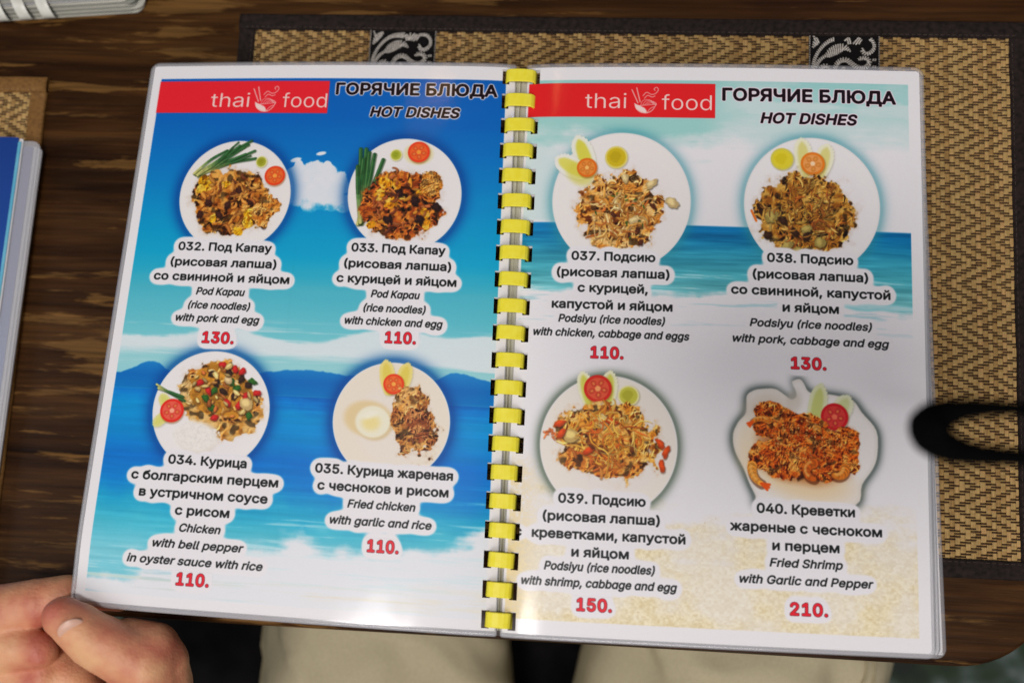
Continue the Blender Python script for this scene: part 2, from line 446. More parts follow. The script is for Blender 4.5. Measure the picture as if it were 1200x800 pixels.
    'm': (610, '53,0 53,379 112,379 112,295 108,295 118,323 132,346 151,363 172,376 195,384 219,386 257,380 287,361 309,331 321,295 312,295 322,321 337,343 357,361 381,375 407,383 437,386 468,383 497,372 522,354 541,328 553,296 557,255 557,0 496,0 496,254 490,289 473,313 447,326 419,330 395,328 374,320 358,307 345,290 338,270 335,247 335,0 274,0 274,260 269,288 253,311 229,326 199,330 178,328 158,320 140,307 126,289 117,266 114,238 114,0'),
    'n': (410, '114,227 114,0 53,0 53,379 112,379 112,287 102,287 124,332 152,362 187,379 227,384 264,380 295,369 321,349 341,321 353,285 357,240 357,0 296,0 296,235 290,275 273,304 246,323 210,329 184,326 161,317 141,303 126,283 117,257'),
    'o': (415, '207,-8 159,-2 117,16 82,46 56,85 40,133 34,187 40,243 56,291 82,330 117,360 159,378 207,384 256,378 299,360 333,330 359,291 376,243 381,187 376,133 359,85 333,46 299,16 256,-2|207,46 242,51 270,66 292,89 307,117 316,151 319,187 316,224 307,258 292,287 270,310 242,325 207,330 173,325 145,310 124,287 108,258 99,224 96,187 99,151 108,117 124,89 145,66 173,51'),
    'p': (424, '53,-143 53,379 112,379 112,319 118,319 137,346 171,373 197,381 229,384 274,378 313,361 345,332 370,293 385,245 390,189 385,133 370,84 346,45 313,16 274,-2 229,-8 198,-5 173,4 138,31 118,59 114,59 114,-143|220,47 253,51 279,66 301,88 316,117 325,151 328,189 325,227 316,261 301,290 280,311 253,325 220,330 188,325 161,312 140,291 125,263 116,229 113,189 116,150 125,115 140,86 162,65 188,51'),
    'r': (259, '53,0 53,379 112,379 112,321 115,321 130,347 152,367 181,380 213,385 229,384 243,384 243,322 230,324 207,326 182,323 159,315 140,301 126,284 117,262 114,237 114,0'),
    's': (365, '182,-8 145,-5 112,3 84,18 62,38 45,63 36,94 94,107 105,79 124,60 150,49 181,45 217,50 244,62 262,81 268,103 265,121 254,136 237,147 212,155 149,170 104,186 72,208 53,237 47,274 51,305 65,332 87,354 115,370 149,381 187,384 223,381 254,372 279,358 299,339 314,316 324,290 268,277 258,298 243,316 219,328 187,333 156,329 131,317 114,299 109,277 112,258 124,243 144,232 172,223 229,209 275,194 306,171 325,142 331,107 326,75 312,47 290,24 260,6 223,-5'),
    't': (227, '204,379 204,327 6,327 6,379|65,471 126,471 126,98 128,76 136,61 150,53 170,50 185,51 202,54 213,2 192,-3 168,-4 125,2 92,21 72,52 65,93'),
    'u': (410, '182,-5 146,-1 115,11 89,31 69,59 57,95 53,139 53,379 114,379 114,144 119,105 137,75 164,56 200,50 226,53 249,62 268,77 283,97 293,122 296,153 296,379 357,379 357,0 298,0 298,92 307,92 286,47 257,17 222,0'),
    'w': (567, '138,0 23,379 87,379 133,214 154,137 175,41 165,41 186,135 206,214 252,379 316,379 362,214 382,136 402,41 391,41 413,135 434,214 480,379 545,379 429,0 368,0 319,172 305,225 291,280 277,338 291,338 277,280 263,225 248,172 199,0'),
    'y': (389, '47,-139 61,-86 71,-87 104,-89 118,-84 130,-74 141,-58 151,-36 163,-1 17,379 84,379 165,155 187,87 206,21 184,21 202,87 224,155 305,379 371,379 204,-58 177,-107 159,-124 139,-136 117,-143 91,-145 65,-143'),
    'ɑ': (425, '195,-8 151,-2 112,16 79,45 55,84 39,133 34,189 39,245 55,293 80,332 112,361 152,378 196,384 228,382 253,373 287,346 307,319 311,319 311,379 372,379 372,0 311,0 311,59 307,59 287,31 252,4 227,-5|205,47 237,51 264,65 285,86 300,115 309,150 312,189 309,229 300,263 285,291 264,312 237,325 205,330 172,325 145,312 124,290 109,262 99,228 96,189 99,151 109,117 124,88 145,66 172,51'),
    'А': (480, '16,0 201,509 276,509 463,0 395,0 287,302 264,372 232,478 245,478 213,371 191,302 85,0|110,142 110,199 370,199 370,142'),
    'Б': (449, '60,0 60,509 364,509 364,452 125,452 125,295 242,295 290,291 332,278 365,256 390,228 406,192 411,151 406,108 390,71 365,41 332,18 290,5 242,0|125,56 240,56 286,63 320,81 340,111 347,151 340,188 320,216 286,233 240,239 125,239'),
    'Г': (401, '370,509 370,452 125,452 125,0 60,0 60,509'),
    'Д': (569, '32,-109 32,57 73,57 97,86 117,132 133,199 145,294 162,509 480,509 480,57 537,57 537,-109 475,-109 475,0 94,0 94,-109|147,57 416,57 416,452 221,452 208,294 196,194 176,111 163,80'),
    'Е': (419, '60,0 60,509 372,509 372,452 125,452 125,286 355,286 355,229 125,229 125,57 375,57 375,0'),
    'И': (523, '463,0 398,0 398,291 399,328 402,384 404,454 416,452 376,381 346,331 321,290 137,0 60,0 60,509 125,509 125,195 124,157 123,108 118,54 110,55 136,107 161,151 180,183 388,509 463,509'),
    'К': (467, '60,0 60,509 125,509 125,287 196,287 362,509 440,509 251,262 449,0 371,0 199,231 125,231 125,0'),
    'Л': (520, '32,0 32,57 45,57 67,59 84,66 97,80 107,103 119,181 146,509 460,509 460,0 395,0 395,452 205,452 182,175 170,97 161,67 147,42 131,24 109,10 83,3 51,0'),
    'О': (533, '267,-7 205,1 150,25 105,63 70,115 48,179 40,254 48,329 70,393 105,445 150,484 205,508 267,516 329,508 384,484 429,445 464,393 486,329 493,254 486,179 464,115 429,63 384,25 329,1|267,53 310,59 349,76 383,105 408,144 425,194 430,254 425,314 408,365 383,404 349,433 310,450 267,456 223,450 184,433 151,404 125,364 109,314 103,254 109,194 125,144 151,105 184,76 223,59'),
    'П': (517, '457,509 457,0 392,0 392,452 125,452 125,0 60,0 60,509'),
    'Р': (445, '60,0 60,509 235,509 289,503 332,487 366,462 390,430 404,391 409,348 404,304 390,265 366,233 332,207 289,191 235,186 109,186 109,242 233,242 269,246 297,256 318,272 333,294 342,319 344,348 342,376 333,402 318,423 297,439 268,449 232,452 125,452 125,0'),
    'Ч': (487, '223,190 174,194 132,207 98,229 73,260 58,301 53,352 53,509 117,509 117,353 125,305 149,272 186,253 231,247 272,251 311,261 347,278 382,299 382,236 347,217 310,203 269,193|362,0 362,509 427,509 427,0'),
    'Ю': (708, '233,284 233,229 91,229 91,284|125,509 125,0 60,0 60,509|442,-7 380,1 325,25 280,63 245,115 222,179 215,254 222,329 245,393 280,445 325,484 380,508 442,516 504,508 558,484 604,445 639,393 661,329 668,254 661,179 639,115 604,63 558,25 504,1|442,53 485,59 524,76 557,105 583,144 600,194 605,254 600,314 583,365 557,404 524,433 485,450 442,456 398,450 359,433 326,404 300,364 284,314 278,254 284,194 300,144 326,105 359,76 398,59'),
    'Я': (449, '389,0 324,0 324,452 216,452 180,449 152,440 130,425 115,405 107,380 104,352 107,324 115,300 130,281 152,267 180,258 216,255 353,255 353,198 213,198 160,203 116,217 83,240 59,271 44,309 40,352 44,395 59,433 82,465 116,489 159,504 213,509 389,509|96,0 22,0 146,229 219,229'),
    'а': (389, '160,-9 126,-5 94,5 68,22 48,45 35,73 30,108 34,138 43,161 58,179 78,193 125,211 178,220 234,227 265,235 273,243 276,255 276,257 273,279 267,297 256,311 240,322 220,329 196,331 171,329 149,322 118,301 100,274 41,291 57,322 79,346 104,364 133,375 163,382 194,384 239,379 286,360 306,343 322,320 333,290 337,251 337,0 277,0 277,52 272,52 252,25 215,1 190,-6|170,45 202,49 228,59 248,74 263,93 272,115 276,138 276,190 259,182 231,176 200,171 175,168 134,159 117,150 103,139 95,124 92,105 94,87 102,72 114,61 130,52'),
    'б': (411, '208,-8 161,-2 119,15 84,44 57,82 40,129 34,185 34,198 41,301 50,342 62,376 79,403 101,426 127,443 159,455 196,463 238,468 273,475 290,488 294,509 349,509 346,483 338,461 324,444 304,431 275,422 238,417 192,411 155,401 127,383 107,356 93,318 85,266 86,266 99,291 118,314 141,334 167,350 197,360 229,363 269,357 304,339 334,311 357,274 372,230 377,181 372,130 355,84 329,46 295,17 254,-2|208,46 240,50 266,62 287,81 303,108 313,140 316,178 313,216 304,249 289,275 268,294 242,306 211,310 179,305 151,293 128,272 110,245 99,213 96,175 99,140 109,109 126,82 148,62 176,50'),
    'в': (392, '53,0 53,379 208,379 264,372 307,352 334,320 343,278 339,248 324,226 300,209 270,199 312,185 330,171 345,152 355,130 358,102 354,75 343,50 325,29 300,13 269,3 232,0|111,56 232,56 259,59 279,70 291,86 295,108 291,133 279,153 259,165 232,169 111,169|111,220 209,220 239,224 263,234 277,251 282,273 277,294 262,310 239,320 208,324 111,324'),
    'г': (304, '290,379 290,323 114,323 114,0 53,0 53,379'),
    'д': (427, '13,-110 13,56 44,56 65,82 79,116 90,164 98,231 110,379 356,379 356,56 414,56 414,-110 353,-110 353,0 74,0 74,-110|114,56 295,56 295,323 166,323 157,231 143,127 131,87'),
    'е': (404, '212,-8 161,-2 117,16 82,46 56,85 40,132 34,187 39,242 55,290 81,329 115,359 157,378 205,384 236,382 266,374 294,361 319,341 341,315 357,282 368,242 371,194 371,169 75,169 75,221 338,221 310,202 307,237 298,269 283,294 263,314 237,326 205,330 173,326 146,313 125,294 109,270 99,241 96,211 96,178 100,139 110,106 128,80 151,61 179,50 212,46 254,53 285,73 306,105 365,91 353,63 335,39 311,19 283,4 249,-5'),
    'ж': (563, '21,0 174,193 23,379 95,379 221,218 252,218 252,379 313,379 313,218 342,218 468,379 541,379 390,193 543,0 469,0 342,162 313,162 313,0 252,0 252,162 223,162 95,0'),
    'и': (411, '358,0 296,0 296,274 293,274 111,0 53,0 53,379 114,379 114,104 118,104 300,379 358,379'),
    'й': (411, '358,0 296,0 296,274 293,274 111,0 53,0 53,379 114,379 114,104 118,104 300,379 358,379|205,433 179,436 155,446 135,461 120,481 110,504 107,529 151,529 155,508 166,491 184,480 205,476 227,480 244,491 255,508 259,529 304,529 301,504 291,481 276,461 256,446 232,436'),
    'к': (376, '53,0 53,379 114,379 114,215 152,215 288,379 366,379 213,196 368,0 290,0 167,159 114,159 114,0'),
    'л': (400, '6,0 6,56 20,56 48,63 59,72 67,86 78,133 84,211 91,379 348,379 348,0 286,0 286,323 149,323 143,189 138,132 129,84 115,47 94,21 65,5 27,0'),
    'м': (535, '53,0 53,379 144,379 232,168 246,132 257,100 265,70 273,41 263,41 270,69 278,100 289,132 303,168 390,379 482,379 482,0 421,0 421,197 421,237 422,276 422,315 423,354 430,354 415,300 399,252 377,198 294,0 240,0 156,198 135,252 118,300 102,354 111,354 112,318 113,279 113,238 113,197 113,0'),
    'н': (409, '309,223 309,167 99,167 99,223|114,379 114,0 53,0 53,379|356,379 356,0 295,0 295,379'),
    'о': (415, '207,-8 159,-2 117,16 82,46 56,85 40,133 34,187 40,243 56,291 82,330 117,360 159,378 207,384 256,378 299,360 333,330 359,291 376,243 381,187 376,133 359,85 333,46 299,16 256,-2|207,46 242,51 270,66 292,89 307,117 316,151 319,187 316,224 307,258 292,287 270,310 242,325 207,330 173,325 145,310 124,287 108,258 99,224 96,187 99,151 108,117 124,89 145,66 173,51'),
    'п': (408, '355,379 355,0 294,0 294,323 114,323 114,0 53,0 53,379'),
    'р': (424, '53,-143 53,379 112,379 112,319 118,319 137,346 171,373 197,381 229,384 274,378 313,361 345,332 370,293 385,245 390,189 385,133 370,84 346,45 313,16 274,-2 229,-8 198,-5 173,4 138,31 118,59 114,59 114,-143|220,47 253,51 279,66 301,88 316,117 325,151 328,189 325,227 316,261 301,290 280,311 253,325 220,330 188,325 161,312 140,291 125,263 116,229 113,189 116,150 125,115 140,86 162,65 188,51'),
    'с': (396, '207,-8 159,-2 117,16 82,46 56,85 40,133 34,187 40,243 56,291 82,330 117,360 159,378 207,384 260,377 305,356 340,322 362,277 303,262 290,289 270,311 242,325 207,330 173,325 145,310 124,287 108,258 99,224 96,187 99,151 108,117 124,89 145,66 173,51 207,46 243,52 271,66 292,89 304,117 363,102 354,78 341,56 306,21 261,-1'),
    'т': (325, '132,0 132,325 6,325 6,379 319,379 319,325 193,325 193,0'),
    'у': (389, '47,-139 61,-86 71,-87 104,-89 118,-84 130,-74 141,-58 151,-36 163,-1 17,379 84,379 165,155 187,87 206,21 184,21 202,87 224,155 305,379 371,379 204,-58 177,-107 159,-124 139,-136 117,-143 91,-145 65,-143'),
    'ц': (415, '53,0 53,379 114,379 114,56 294,56 294,379 355,379 355,0|344,-109 344,0 318,0 318,56 405,56 405,-109'),
    'ч': (401, '198,118 138,127 92,153 62,197 53,258 53,379 114,379 114,258 120,221 138,195 165,180 198,175 264,182 324,199 324,143 285,130 244,122|287,0 287,379 348,379 348,0'),
    'ш': (572, '53,379 114,379 114,56 255,56 255,379 316,379 316,56 458,56 458,379 519,379 519,0 53,0'),
    'ы': (511, '104,244 214,244 256,240 290,228 317,210 337,186 349,156 353,123 349,90 337,61 317,36 290,16 255,4 214,0 53,0 53,379 114,379 114,56 214,56 245,61 270,74 286,95 292,121 286,148 270,169 245,183 214,187 104,187|397,0 397,379 458,379 458,0'),
    'ю': (585, '53,0 53,379 111,379 111,0|97,162 97,217 235,217 235,162|377,-8 328,-2 286,16 251,46 226,85 209,133 204,187 209,243 226,291 251,330 286,360 328,378 377,384 426,378 468,360 503,330 529,291 545,243 550,187 545,133 529,85 503,46 468,16 426,-2|377,46 412,51 440,66 461,89 477,117 486,151 489,187 486,224 477,258 461,287 440,310 412,325 377,330 343,325 315,310 293,287 278,258 269,224 266,187 269,151 278,117 293,89 315,66 343,51'),
    'я': (385, '332,0 271,0 271,326 184,326 142,322 114,309 98,288 93,259 98,231 114,211 143,198 184,194 298,194 298,142 180,142 115,150 68,174 41,211 32,259 41,308 68,346 115,371 180,379 332,379|85,0 15,0 122,172 190,172'),
    ' ': (188, ''),
}

# ---- lettering: letter outlines (thousandths of the type size), filled into masks
#        cap height mm, slant, thickening mm, extra spacing
STYLE = {'black': (6.75, 0.0, .40, 6), 'bi': (5.6, .20, .34, 4), 'ru': (4.5, 0.0, .235, 0), 'it': (3.95, .20, .19, 0),
         'pr': (5.8, 0.0, .42, 22), 'logo': (8.7, 0.0, -.10, 0)}
CAPH = 521.0


def glyph_polys(ch):
    adv, d = GLYPHS[ch]
    return adv, [np.array([[float(v) for v in p.split(',')] for p in c.split(' ')]) for c in d.split('|')] if d else []


def text_mask(pg, mask, style, s, x0, x1, yb):
    cap, slant, off, sp = STYLE[style]
    if style in ('it', 'bi'): s = s.replace('a', '\u0251')
    if style == 'it': cap = cap * 1.0
    k = cap / CAPH; pen = 0; polys = []
    for ch in s:
        adv, cs = glyph_polys(ch)
        for c in cs: polys.append(np.stack([c[:, 0] + pen + c[:, 1] * slant, c[:, 1]], 1))
        pen += adv + sp
    xa = min(p[:, 0].min() for p in polys); xb = max(p[:, 0].max() for p in polys)
    SS = 3; q = PXMM * SS
    i0 = int((x0 - 1.5) * PXMM); i1 = int((x1 + 1.5) * PXMM); j0 = int((yb - cap * 1.5) * PXMM); j1 = int((yb + cap * .55) * PXMM)
    i0 = max(i0, 0)
    w = np.zeros(((j1 - j0) * SS, (i1 - i0) * SS), dtype=np.int16)
    rr = abs(off)
    for p in polys:
        X = (x0 + rr + (p[:, 0] - xa) / (xb - xa) * (x1 - x0 - 2 * off)) * q - i0 * SS
        Y = (yb - off - p[:, 1] * k) * q - j0 * SS
        jj0 = max(0, int(Y.min())); jj1 = min(w.shape[0], int(Y.max()) + 2); ii0 = max(0, int(X.min()) - 1); ii1 = min(w.shape[1], int(X.max()) + 2)
        xs = np.arange(ii0, ii1)[None, :] + .5
        for a in range(len(X)):
            b = (a + 1) % len(X)
            ya, yb_ = Y[a], Y[b]
            if ya == yb_: continue
            lo, hi = (ya, yb_) if ya < yb_ else (yb_, ya)
            r0 = max(jj0, int(math.ceil(lo - .5))); r1 = min(jj1, int(math.ceil(hi - .5)))
            if r1 <= r0: continue
            ys = np.arange(r0, r1) + .5
            xi = X[a] + (ys - ya) / (yb_ - ya) * (X[b] - X[a])
            w[r0:r1, ii0:ii1] += ((xs > xi[:, None]) * (1 if yb_ > ya else -1)).astype(np.int16)
    m = (w != 0).astype(np.float32)
    R = rr * q
    if R > .3:
        src = m if off > 0 else 1 - m
        out = src.copy(); n = int(R) + 1
        for dy in range(-n, n + 1):
            for dx in range(-n, n + 1):
                if dx * dx + dy * dy <= R * R and (dx or dy):
                    out = np.maximum(out, np.roll(np.roll(src, dy, 0), dx, 1))
        m = out if off > 0 else 1 - out
    m = m.reshape(j1 - j0, SS, i1 - i0, SS).mean((1, 3))
    mask[j0:j1, i0:i1] = np.maximum(mask[j0:j1, i0:i1], m[:mask.shape[0] - j0, :mask.shape[1] - i0])


def draw_text(pg, rows, on_blue=False):
    cap, pr, hd, lg = (np.zeros((IH, IW), dtype=np.float32) for _ in range(4))
    for st, s, x0, x1, yb in rows:
        text_mask(pg, {'ru': cap, 'it': cap, 'pr': pr, 'black': hd, 'bi': hd, 'logo': lg}[st], st, s, x0, x1, yb)
    g = blur(np.maximum(cap, pr), 2.15 * PXMM)
    pg.over(sst(g, .022, .070), C(240, 237, 239))
    g = blur(hd, .55 * PXMM)
    pg.over(sst(g, .06, .26) * .95, C(236, 226, 232))
    pg.over(blur(cap, .6), C(24, 28, 28))
    g = blur(pr, .20 * PXMM)
    pg.over(sst(g, .06, .55), C(92, 30, 44))
    pg.over(sst(blur(pr, 1.0), .55, .9), C(222, 45, 60))
    pg.over(sst(blur(hd, .5), .1, .7), C(70, 16, 32) if not on_blue else C(26, 8, 16))
    pg.over(sst(blur(hd, 1.0), .45, .9), C(22, 8, 14))
    pg.over(lg, C(247, 216, 208))


# ---- food
def pile(pg, inside, n, cols, ln=(3, 8), w=(.5, 1.1), curl=1.2, seed=1, dark=C(70, 35, 12), light=.22, under=None):
    """a heap of strands and scraps; inside(rng) gives a random point"""
    r = np.random.default_rng(seed)
    if under is not None:
        for _ in range(260):
            x, y = inside(r, .93)
            pg.disc(x, y, r.uniform(1.4, 3.0), r.uniform(1.2, 2.4), under * r.uniform(.7, 1.15), .9, r.uniform(0, 3), .35, .14, int(r.integers(1e6)))
    for i in range(n):
        x, y = inside(r, .84)
        a = r.uniform(0, 2 * math.pi); L = r.uniform(*ln); k = r.normal() * curl / L
        m = 6; pts = [(x, y)]
        for _ in range(m):
            a += k * L / m + r.normal() * .15
            x += math.cos(a) * L / m; y += math.sin(a) * L / m; pts.append((x, y))
        c = cols[int(r.integers(len(cols)))] * r.uniform(.72, 1.16)
        ww = r.uniform(*w)
        pg.stroke([(p[0] + .15, p[1] + .24) for p in pts], ww * 1.15, dark, .42, .22)
        pg.stroke(pts, ww, np.clip(c, 0, 1), .95, .12, .3)
        pg.stroke([(p[0] - ww * .18, p[1] - ww * .2) for p in pts], ww * .35, np.clip(c + light, 0, 1), .55, .1, .3)


def flakes(pg, inside, n, cols, s=(.9, 2.0), asp=(.35, .8), seed=1, dark=C(44, 20, 8), hi=.16, rag=.16):
    """torn slices lying over one another, dark gaps between"""
    r = np.random.default_rng(seed)
    for i in range(n):
        x, y = inside(r, .97); q = r.uniform(*s); a = r.uniform(*asp); rot = r.uniform(0, 3.14); sd = int(r.integers(1e6))
        c = cols[int(r.integers(len(cols)))] * r.uniform(.7, 1.18)
        pg.disc(x + .25, y + .38, q * 1.08, q * a * 1.2, dark, .62, rot, .35, rag, sd)
        pg.disc(x, y, q, q * a, np.clip(c * .85, 0, 1), .96, rot, .18, rag, sd)
        pg.disc(x - .12, y - q * a * .25, q * .72, q * a * .42, np.clip(c * 1.06 + hi * .5, 0, 1), .8, rot, .3, rag, sd + 1)
        if r.random() < .35: pg.disc(x - .1, y - q * a * .3, q * .3, q * a * .16, np.clip(c + hi * 1.6, 0, 1), .8, rot, .15)


def nz(x, y, seed):
    """smooth noise 0..1 at any coordinates (cell size 1)"""
    xi = np.floor(x).astype(np.int64); yi = np.floor(y).astype(np.int64)
    fx = x - xi; fy = y - yi; fx = fx * fx * (3 - 2 * fx); fy = fy * fy * (3 - 2 * fy)
    def h(a, b):
        n = (a * 374761393 + b * 668265263 + seed * 974634777) & 0x7fffffff
        n = ((n ^ (n >> 13)) * 1274126177) & 0x7fffffff
        return ((n ^ (n >> 16)) & 0xffff) / 65535.0
    return (h(xi, yi) * (1 - fx) + h(xi + 1, yi) * fx) * (1 - fy) + (h(xi, yi + 1) * (1 - fx) + h(xi + 1, yi + 1) * fx) * fy


def mass(pg, cx, cy, rx, ry, rot, pal, seed=1, cell=2.0, ani=2.2, rag=.22, fine=.35, gloss=.5):
    """a glossy heap of strips and scraps: ridges of warped noise, lit from the upper left as in the dish photographs"""
    Rr = max(rx, ry) * 1.35; cell = cell * 1.3; fine = fine * .62
    sl = pg.win(cx - Rr, cy - Rr, cx + Rr, cy + Rr); x = pg.X[sl]; y = pg.Y[sl]
    u = (x - cx) * math.cos(rot) + (y - cy) * math.sin(rot); v = -(x - cx) * math.sin(rot) + (y - cy) * math.cos(rot)
    q = .93 * np.sqrt((u / rx) ** 2 + (v / ry) ** 2) + rag * ((nz(x / 5, y / 5, seed) - .5) * 1.3 + (nz(x / 1.7, y / 1.7, seed + 1) - .5) * .6 + (nz(x / .8, y / .8, seed + 9) - .5) * .25)
    def H(x, y):
        wx = (nz(x / 4.2, y / 4.2, seed + 2) - .5) * 7 + (nz(x / 1.8, y / 1.8, seed + 3) - .5) * 2.2; wy = (nz(x / 4.2, y / 4.2, seed + 4) - .5) * 7 + (nz(x / 1.8, y / 1.8, seed + 5) - .5) * 2.2
        a = nz((x + wx) / cell, (y + wy) / (cell * ani), seed + 6); b = nz((x - wy) / (cell * ani), (y + wx) / cell, seed + 7)
        ra = 1 - np.abs(2 * a - 1); rb = 1 - np.abs(2 * b - 1)
        return np.maximum(ra, rb * .92) * (1 - fine) + fine * nz((x + wx) / .9, (y + wy) / .9, seed + 8)
    h = H(x, y); g = H(x + .34, y + .42)
    L = np.clip((h - g) * 2.4, -1, 1)
    ci = np.clip(nz((x + 3 * nz(x / 3, y / 3, seed + 20)) / 2.4, y / 2.4, seed + 10) * .75 + nz(x / 7, y / 7, seed + 11) * .25 + .30 * (h - .6), 0, 1)
    P = np.array(pal); t = sst(ci, .12, .88) * (len(pal) - 2) + 1; i0 = np.clip(t.astype(int), 1, len(pal) - 2); f = (t - i0)[..., None]
    col = P[i0] * (1 - f) + P[i0 + 1] * f
    gap = sst(h, .40, .72)[..., None]
    col = P[0] * (1 - gap) + col * gap
    deep = sst(nz((x + 2 * nz(x / 2.2, y / 2.2, seed + 31)) / 2.6, y / 2.1, seed + 30), .60, .80)[..., None] * min(1.0, max(rx, ry) / 9)
    col = col * (1 - .55 * deep) * np.array([.97, .90, .80])
    col = col * (1 + .38 * L[..., None]) + gloss * sst(L, .35, .95)[..., None] * sst(h, .6, .8)[..., None] * .34
    sh = 1 - sst(q, .96, 1.16)
    m0 = 1 - sst(q, .96, 1.02)
    pg.dab(sl, np.clip(sh - m0, 0, 1) * .16, P[0] * .4 + C(220, 160, 90) * .6)
    m = m0[..., None].astype(np.float32)
    pg.a[sl] = pg.a[sl] * (1 - m) + np.clip(col, 0, 1).astype(np.float32) * m


def ell(cx, cy, rx, ry, rot=0.0, pw=.5):
    def f(r, k):
        a = r.uniform(0, 6.283); q = r.random() ** pw * k
        wob = 1 + .10 * math.sin(3 * a + cx) + .07 * math.sin(5 * a + cy)
        x = math.cos(a) * rx * q * wob; y = math.sin(a) * ry * q * wob
        return cx + x * math.cos(rot) - y * math.sin(rot), cy + x * math.sin(rot) + y * math.cos(rot)
    return f


def crumbs(pg, f, n, cols, s=(.25, .6), seed=3):
    r = np.random.default_rng(seed)
    for _ in range(n):
        x, y = f(r, 1.0); c = cols[int(r.integers(len(cols)))] * r.uniform(.75, 1.2)
        q = r.uniform(*s)
        pg.disc(x + .15, y + .2, q, q * .8, c * .45, .6, 0, .15)
        pg.disc(x, y, q, q * r.uniform(.6, 1), np.clip(c, 0, 1), .95, r.uniform(0, 3), .12)


def chunk(pg, x, y, rx, ry, col, rot=0.0, seed=0, rag=.14):
    pg.disc(x + .35, y + .5, rx * 1.06, ry * 1.06, col * .28, .65, rot, .5, rag, seed)
    pg.disc(x, y, rx, ry, np.clip(col * .82, 0, 1), 1, rot, .25, rag, seed)
    pg.disc(x - rx * .15, y - ry * .2, rx * .62, ry * .55, np.clip(col * 1.08 + .03, 0, 1), .8, rot, .7, rag, seed + 1)


def tomato(pg, x, y, r, red=C(222, 58, 34), pale=C(240, 150, 90), seed=0, rot=0.2):
    pg.disc(x + .4, y + .5, r * 1.03, r * 1.05, C(120, 70, 20), .45, 0, .6)
    pg.disc(x, y, r, r * .98, red, 1, 0, .15)
    pg.disc(x, y, r * .80, r * .78, red * .6 + pale * .4, 1, 0, .3)
    for k in range(5):
        a = rot + k * 2 * math.pi / 5
        pg.disc(x + math.cos(a) * r * .46, y + math.sin(a) * r * .46, r * .26, r * .19, red * .80 + pale * .05, .6, a, .5, .1, seed + k)
        pg.disc(x + math.cos(a) * r * .46, y + math.sin(a) * r * .46, r * .12, r * .09, C(240, 176, 96), .6, a, .35)
    pg.disc(x, y, r * .2, r * .2, pale * 1.04, .9, 0, .3)


def cuke(pg, x, y, rx, ry=None, col=C(190, 190, 60), core=C(210, 196, 60), rim=C(238, 232, 170)):
    ry = ry or rx
    pg.disc(x + .4, y + .4, rx * 1.05, ry * 1.05, C(120, 110, 50), .35, 0, .6)
    pg.disc(x, y, rx, ry, rim, 1, 0, .15)
    pg.disc(x, y, rx * .84, ry * .84, col, 1, 0, .4)
    pg.disc(x - rx * .08, y - ry * .05, rx * .5, ry * .5, core, .9, 0, .6, .08, 4)


def petal(pg, base, tip, w, rim=C(243, 241, 214), core=C(204, 202, 84), saw=True):
    b = np.array(base); t = np.array(tip); d = t - b; L = np.hypot(*d); d = d / L; n = np.array([-d[1], d[0]])
    def outline(k, jag):
        prof = [(0, .45), (.2, .8), (.45, 1.0), (.7, .95), (.88, .7), (1.0, .12)]
        l = [b + d * L * p * (1 if k == 1 else .9) + n * w * k * q for p, q in prof]
        r_ = [b + d * L * p * (1 if k == 1 else .9) - n * w * k * q for p, q in prof][::-1]
        pts = smooth_poly([tuple(p) for p in l + r_], 4)
        if jag:
            pts = [tuple(np.array(p) + (d * .35 + n * .25) * ((i % 2) * 2 - 1) * (1 if np.dot(np.array(p) - b, d) > L * .6 else .1)) for i, p in enumerate(pts)]
        return pts
    o1 = outline(1, saw)
    pg.poly([(p[0] + .4, p[1] + .5) for p in o1], C(130, 126, 90), .35, .5)
    pg.poly(o1, rim, 1, .12)
    pg.poly(outline(.60, False), core, .85, .45)


def leaf_greens(pg, base, tips, seed=0, w=1.5):
    r = np.random.default_rng(seed)
    for i, (tx, ty) in enumerate(tips):
        bx, by = base[0] + r.normal() * .7, base[1] + r.normal() * .7
        mx = (bx + tx) / 2 + r.normal() * 1.0; my = (by + ty) / 2 + r.normal() * 1.0
        P = smooth_line([(bx, by), (mx, my), (tx, ty)], 6)
        n = len(P)
        pg.stroke([(p[0] + .3, p[1] + .4) for p in P], w * 1.2, C(20, 40, 10), .5, .2)
        for j in range(n - 1):
            q = j / (n - 1)
            c = C(206, 202, 128) * (1 - sst(np.float64(q), .0, .6)) + C(44, 92, 52) * sst(np.float64(q), .0, .6)
            pg.stroke(P[j:j + 2], w * (1.0 - .35 * abs(q - .6)), c * r.uniform(.85, 1.1), 1, .12)
        pg.stroke([(p[0] - w * .2, p[1]) for p in P[n // 4:]], w * .18, C(130, 178, 105), .6, .1)


def shrimp(pg, x, y, R, a0, a1, w, col=C(214, 106, 34), seed=0, tail=True):
    r = np.random.default_rng(seed); n = 16
    P = [(x + math.cos(a0 + (a1 - a0) * k / n) * R, y + math.sin(a0 + (a1 - a0) * k / n) * R) for k in range(n + 1)]
    pg.stroke([(p[0] + .3, p[1] + .45) for p in P], w * 1.08, C(84, 34, 10), .6, .35)
    for j in range(n):
        q = j / n
        pg.stroke(P[j:j + 2], w * (1.05 - .55 * q), col * (.85 + .2 * (j % 3 == 0)) * r.uniform(.9, 1.08), 1, .2)
    pg.stroke([(p[0] - w * .15, p[1] - w * .18) for p in P[1:-3]], w * .28, C(247, 190, 110), .65, .4)
    if tail:
        e = P[-1]; a = a1 + math.copysign(math.pi / 2, a1 - a0)
        for da in (-.35, 0, .35):
            pg.stroke([e, (e[0] + math.cos(a + da) * w * .9, e[1] + math.sin(a + da) * w * .9)], w * .28, C(228, 92, 30), 1, .12)


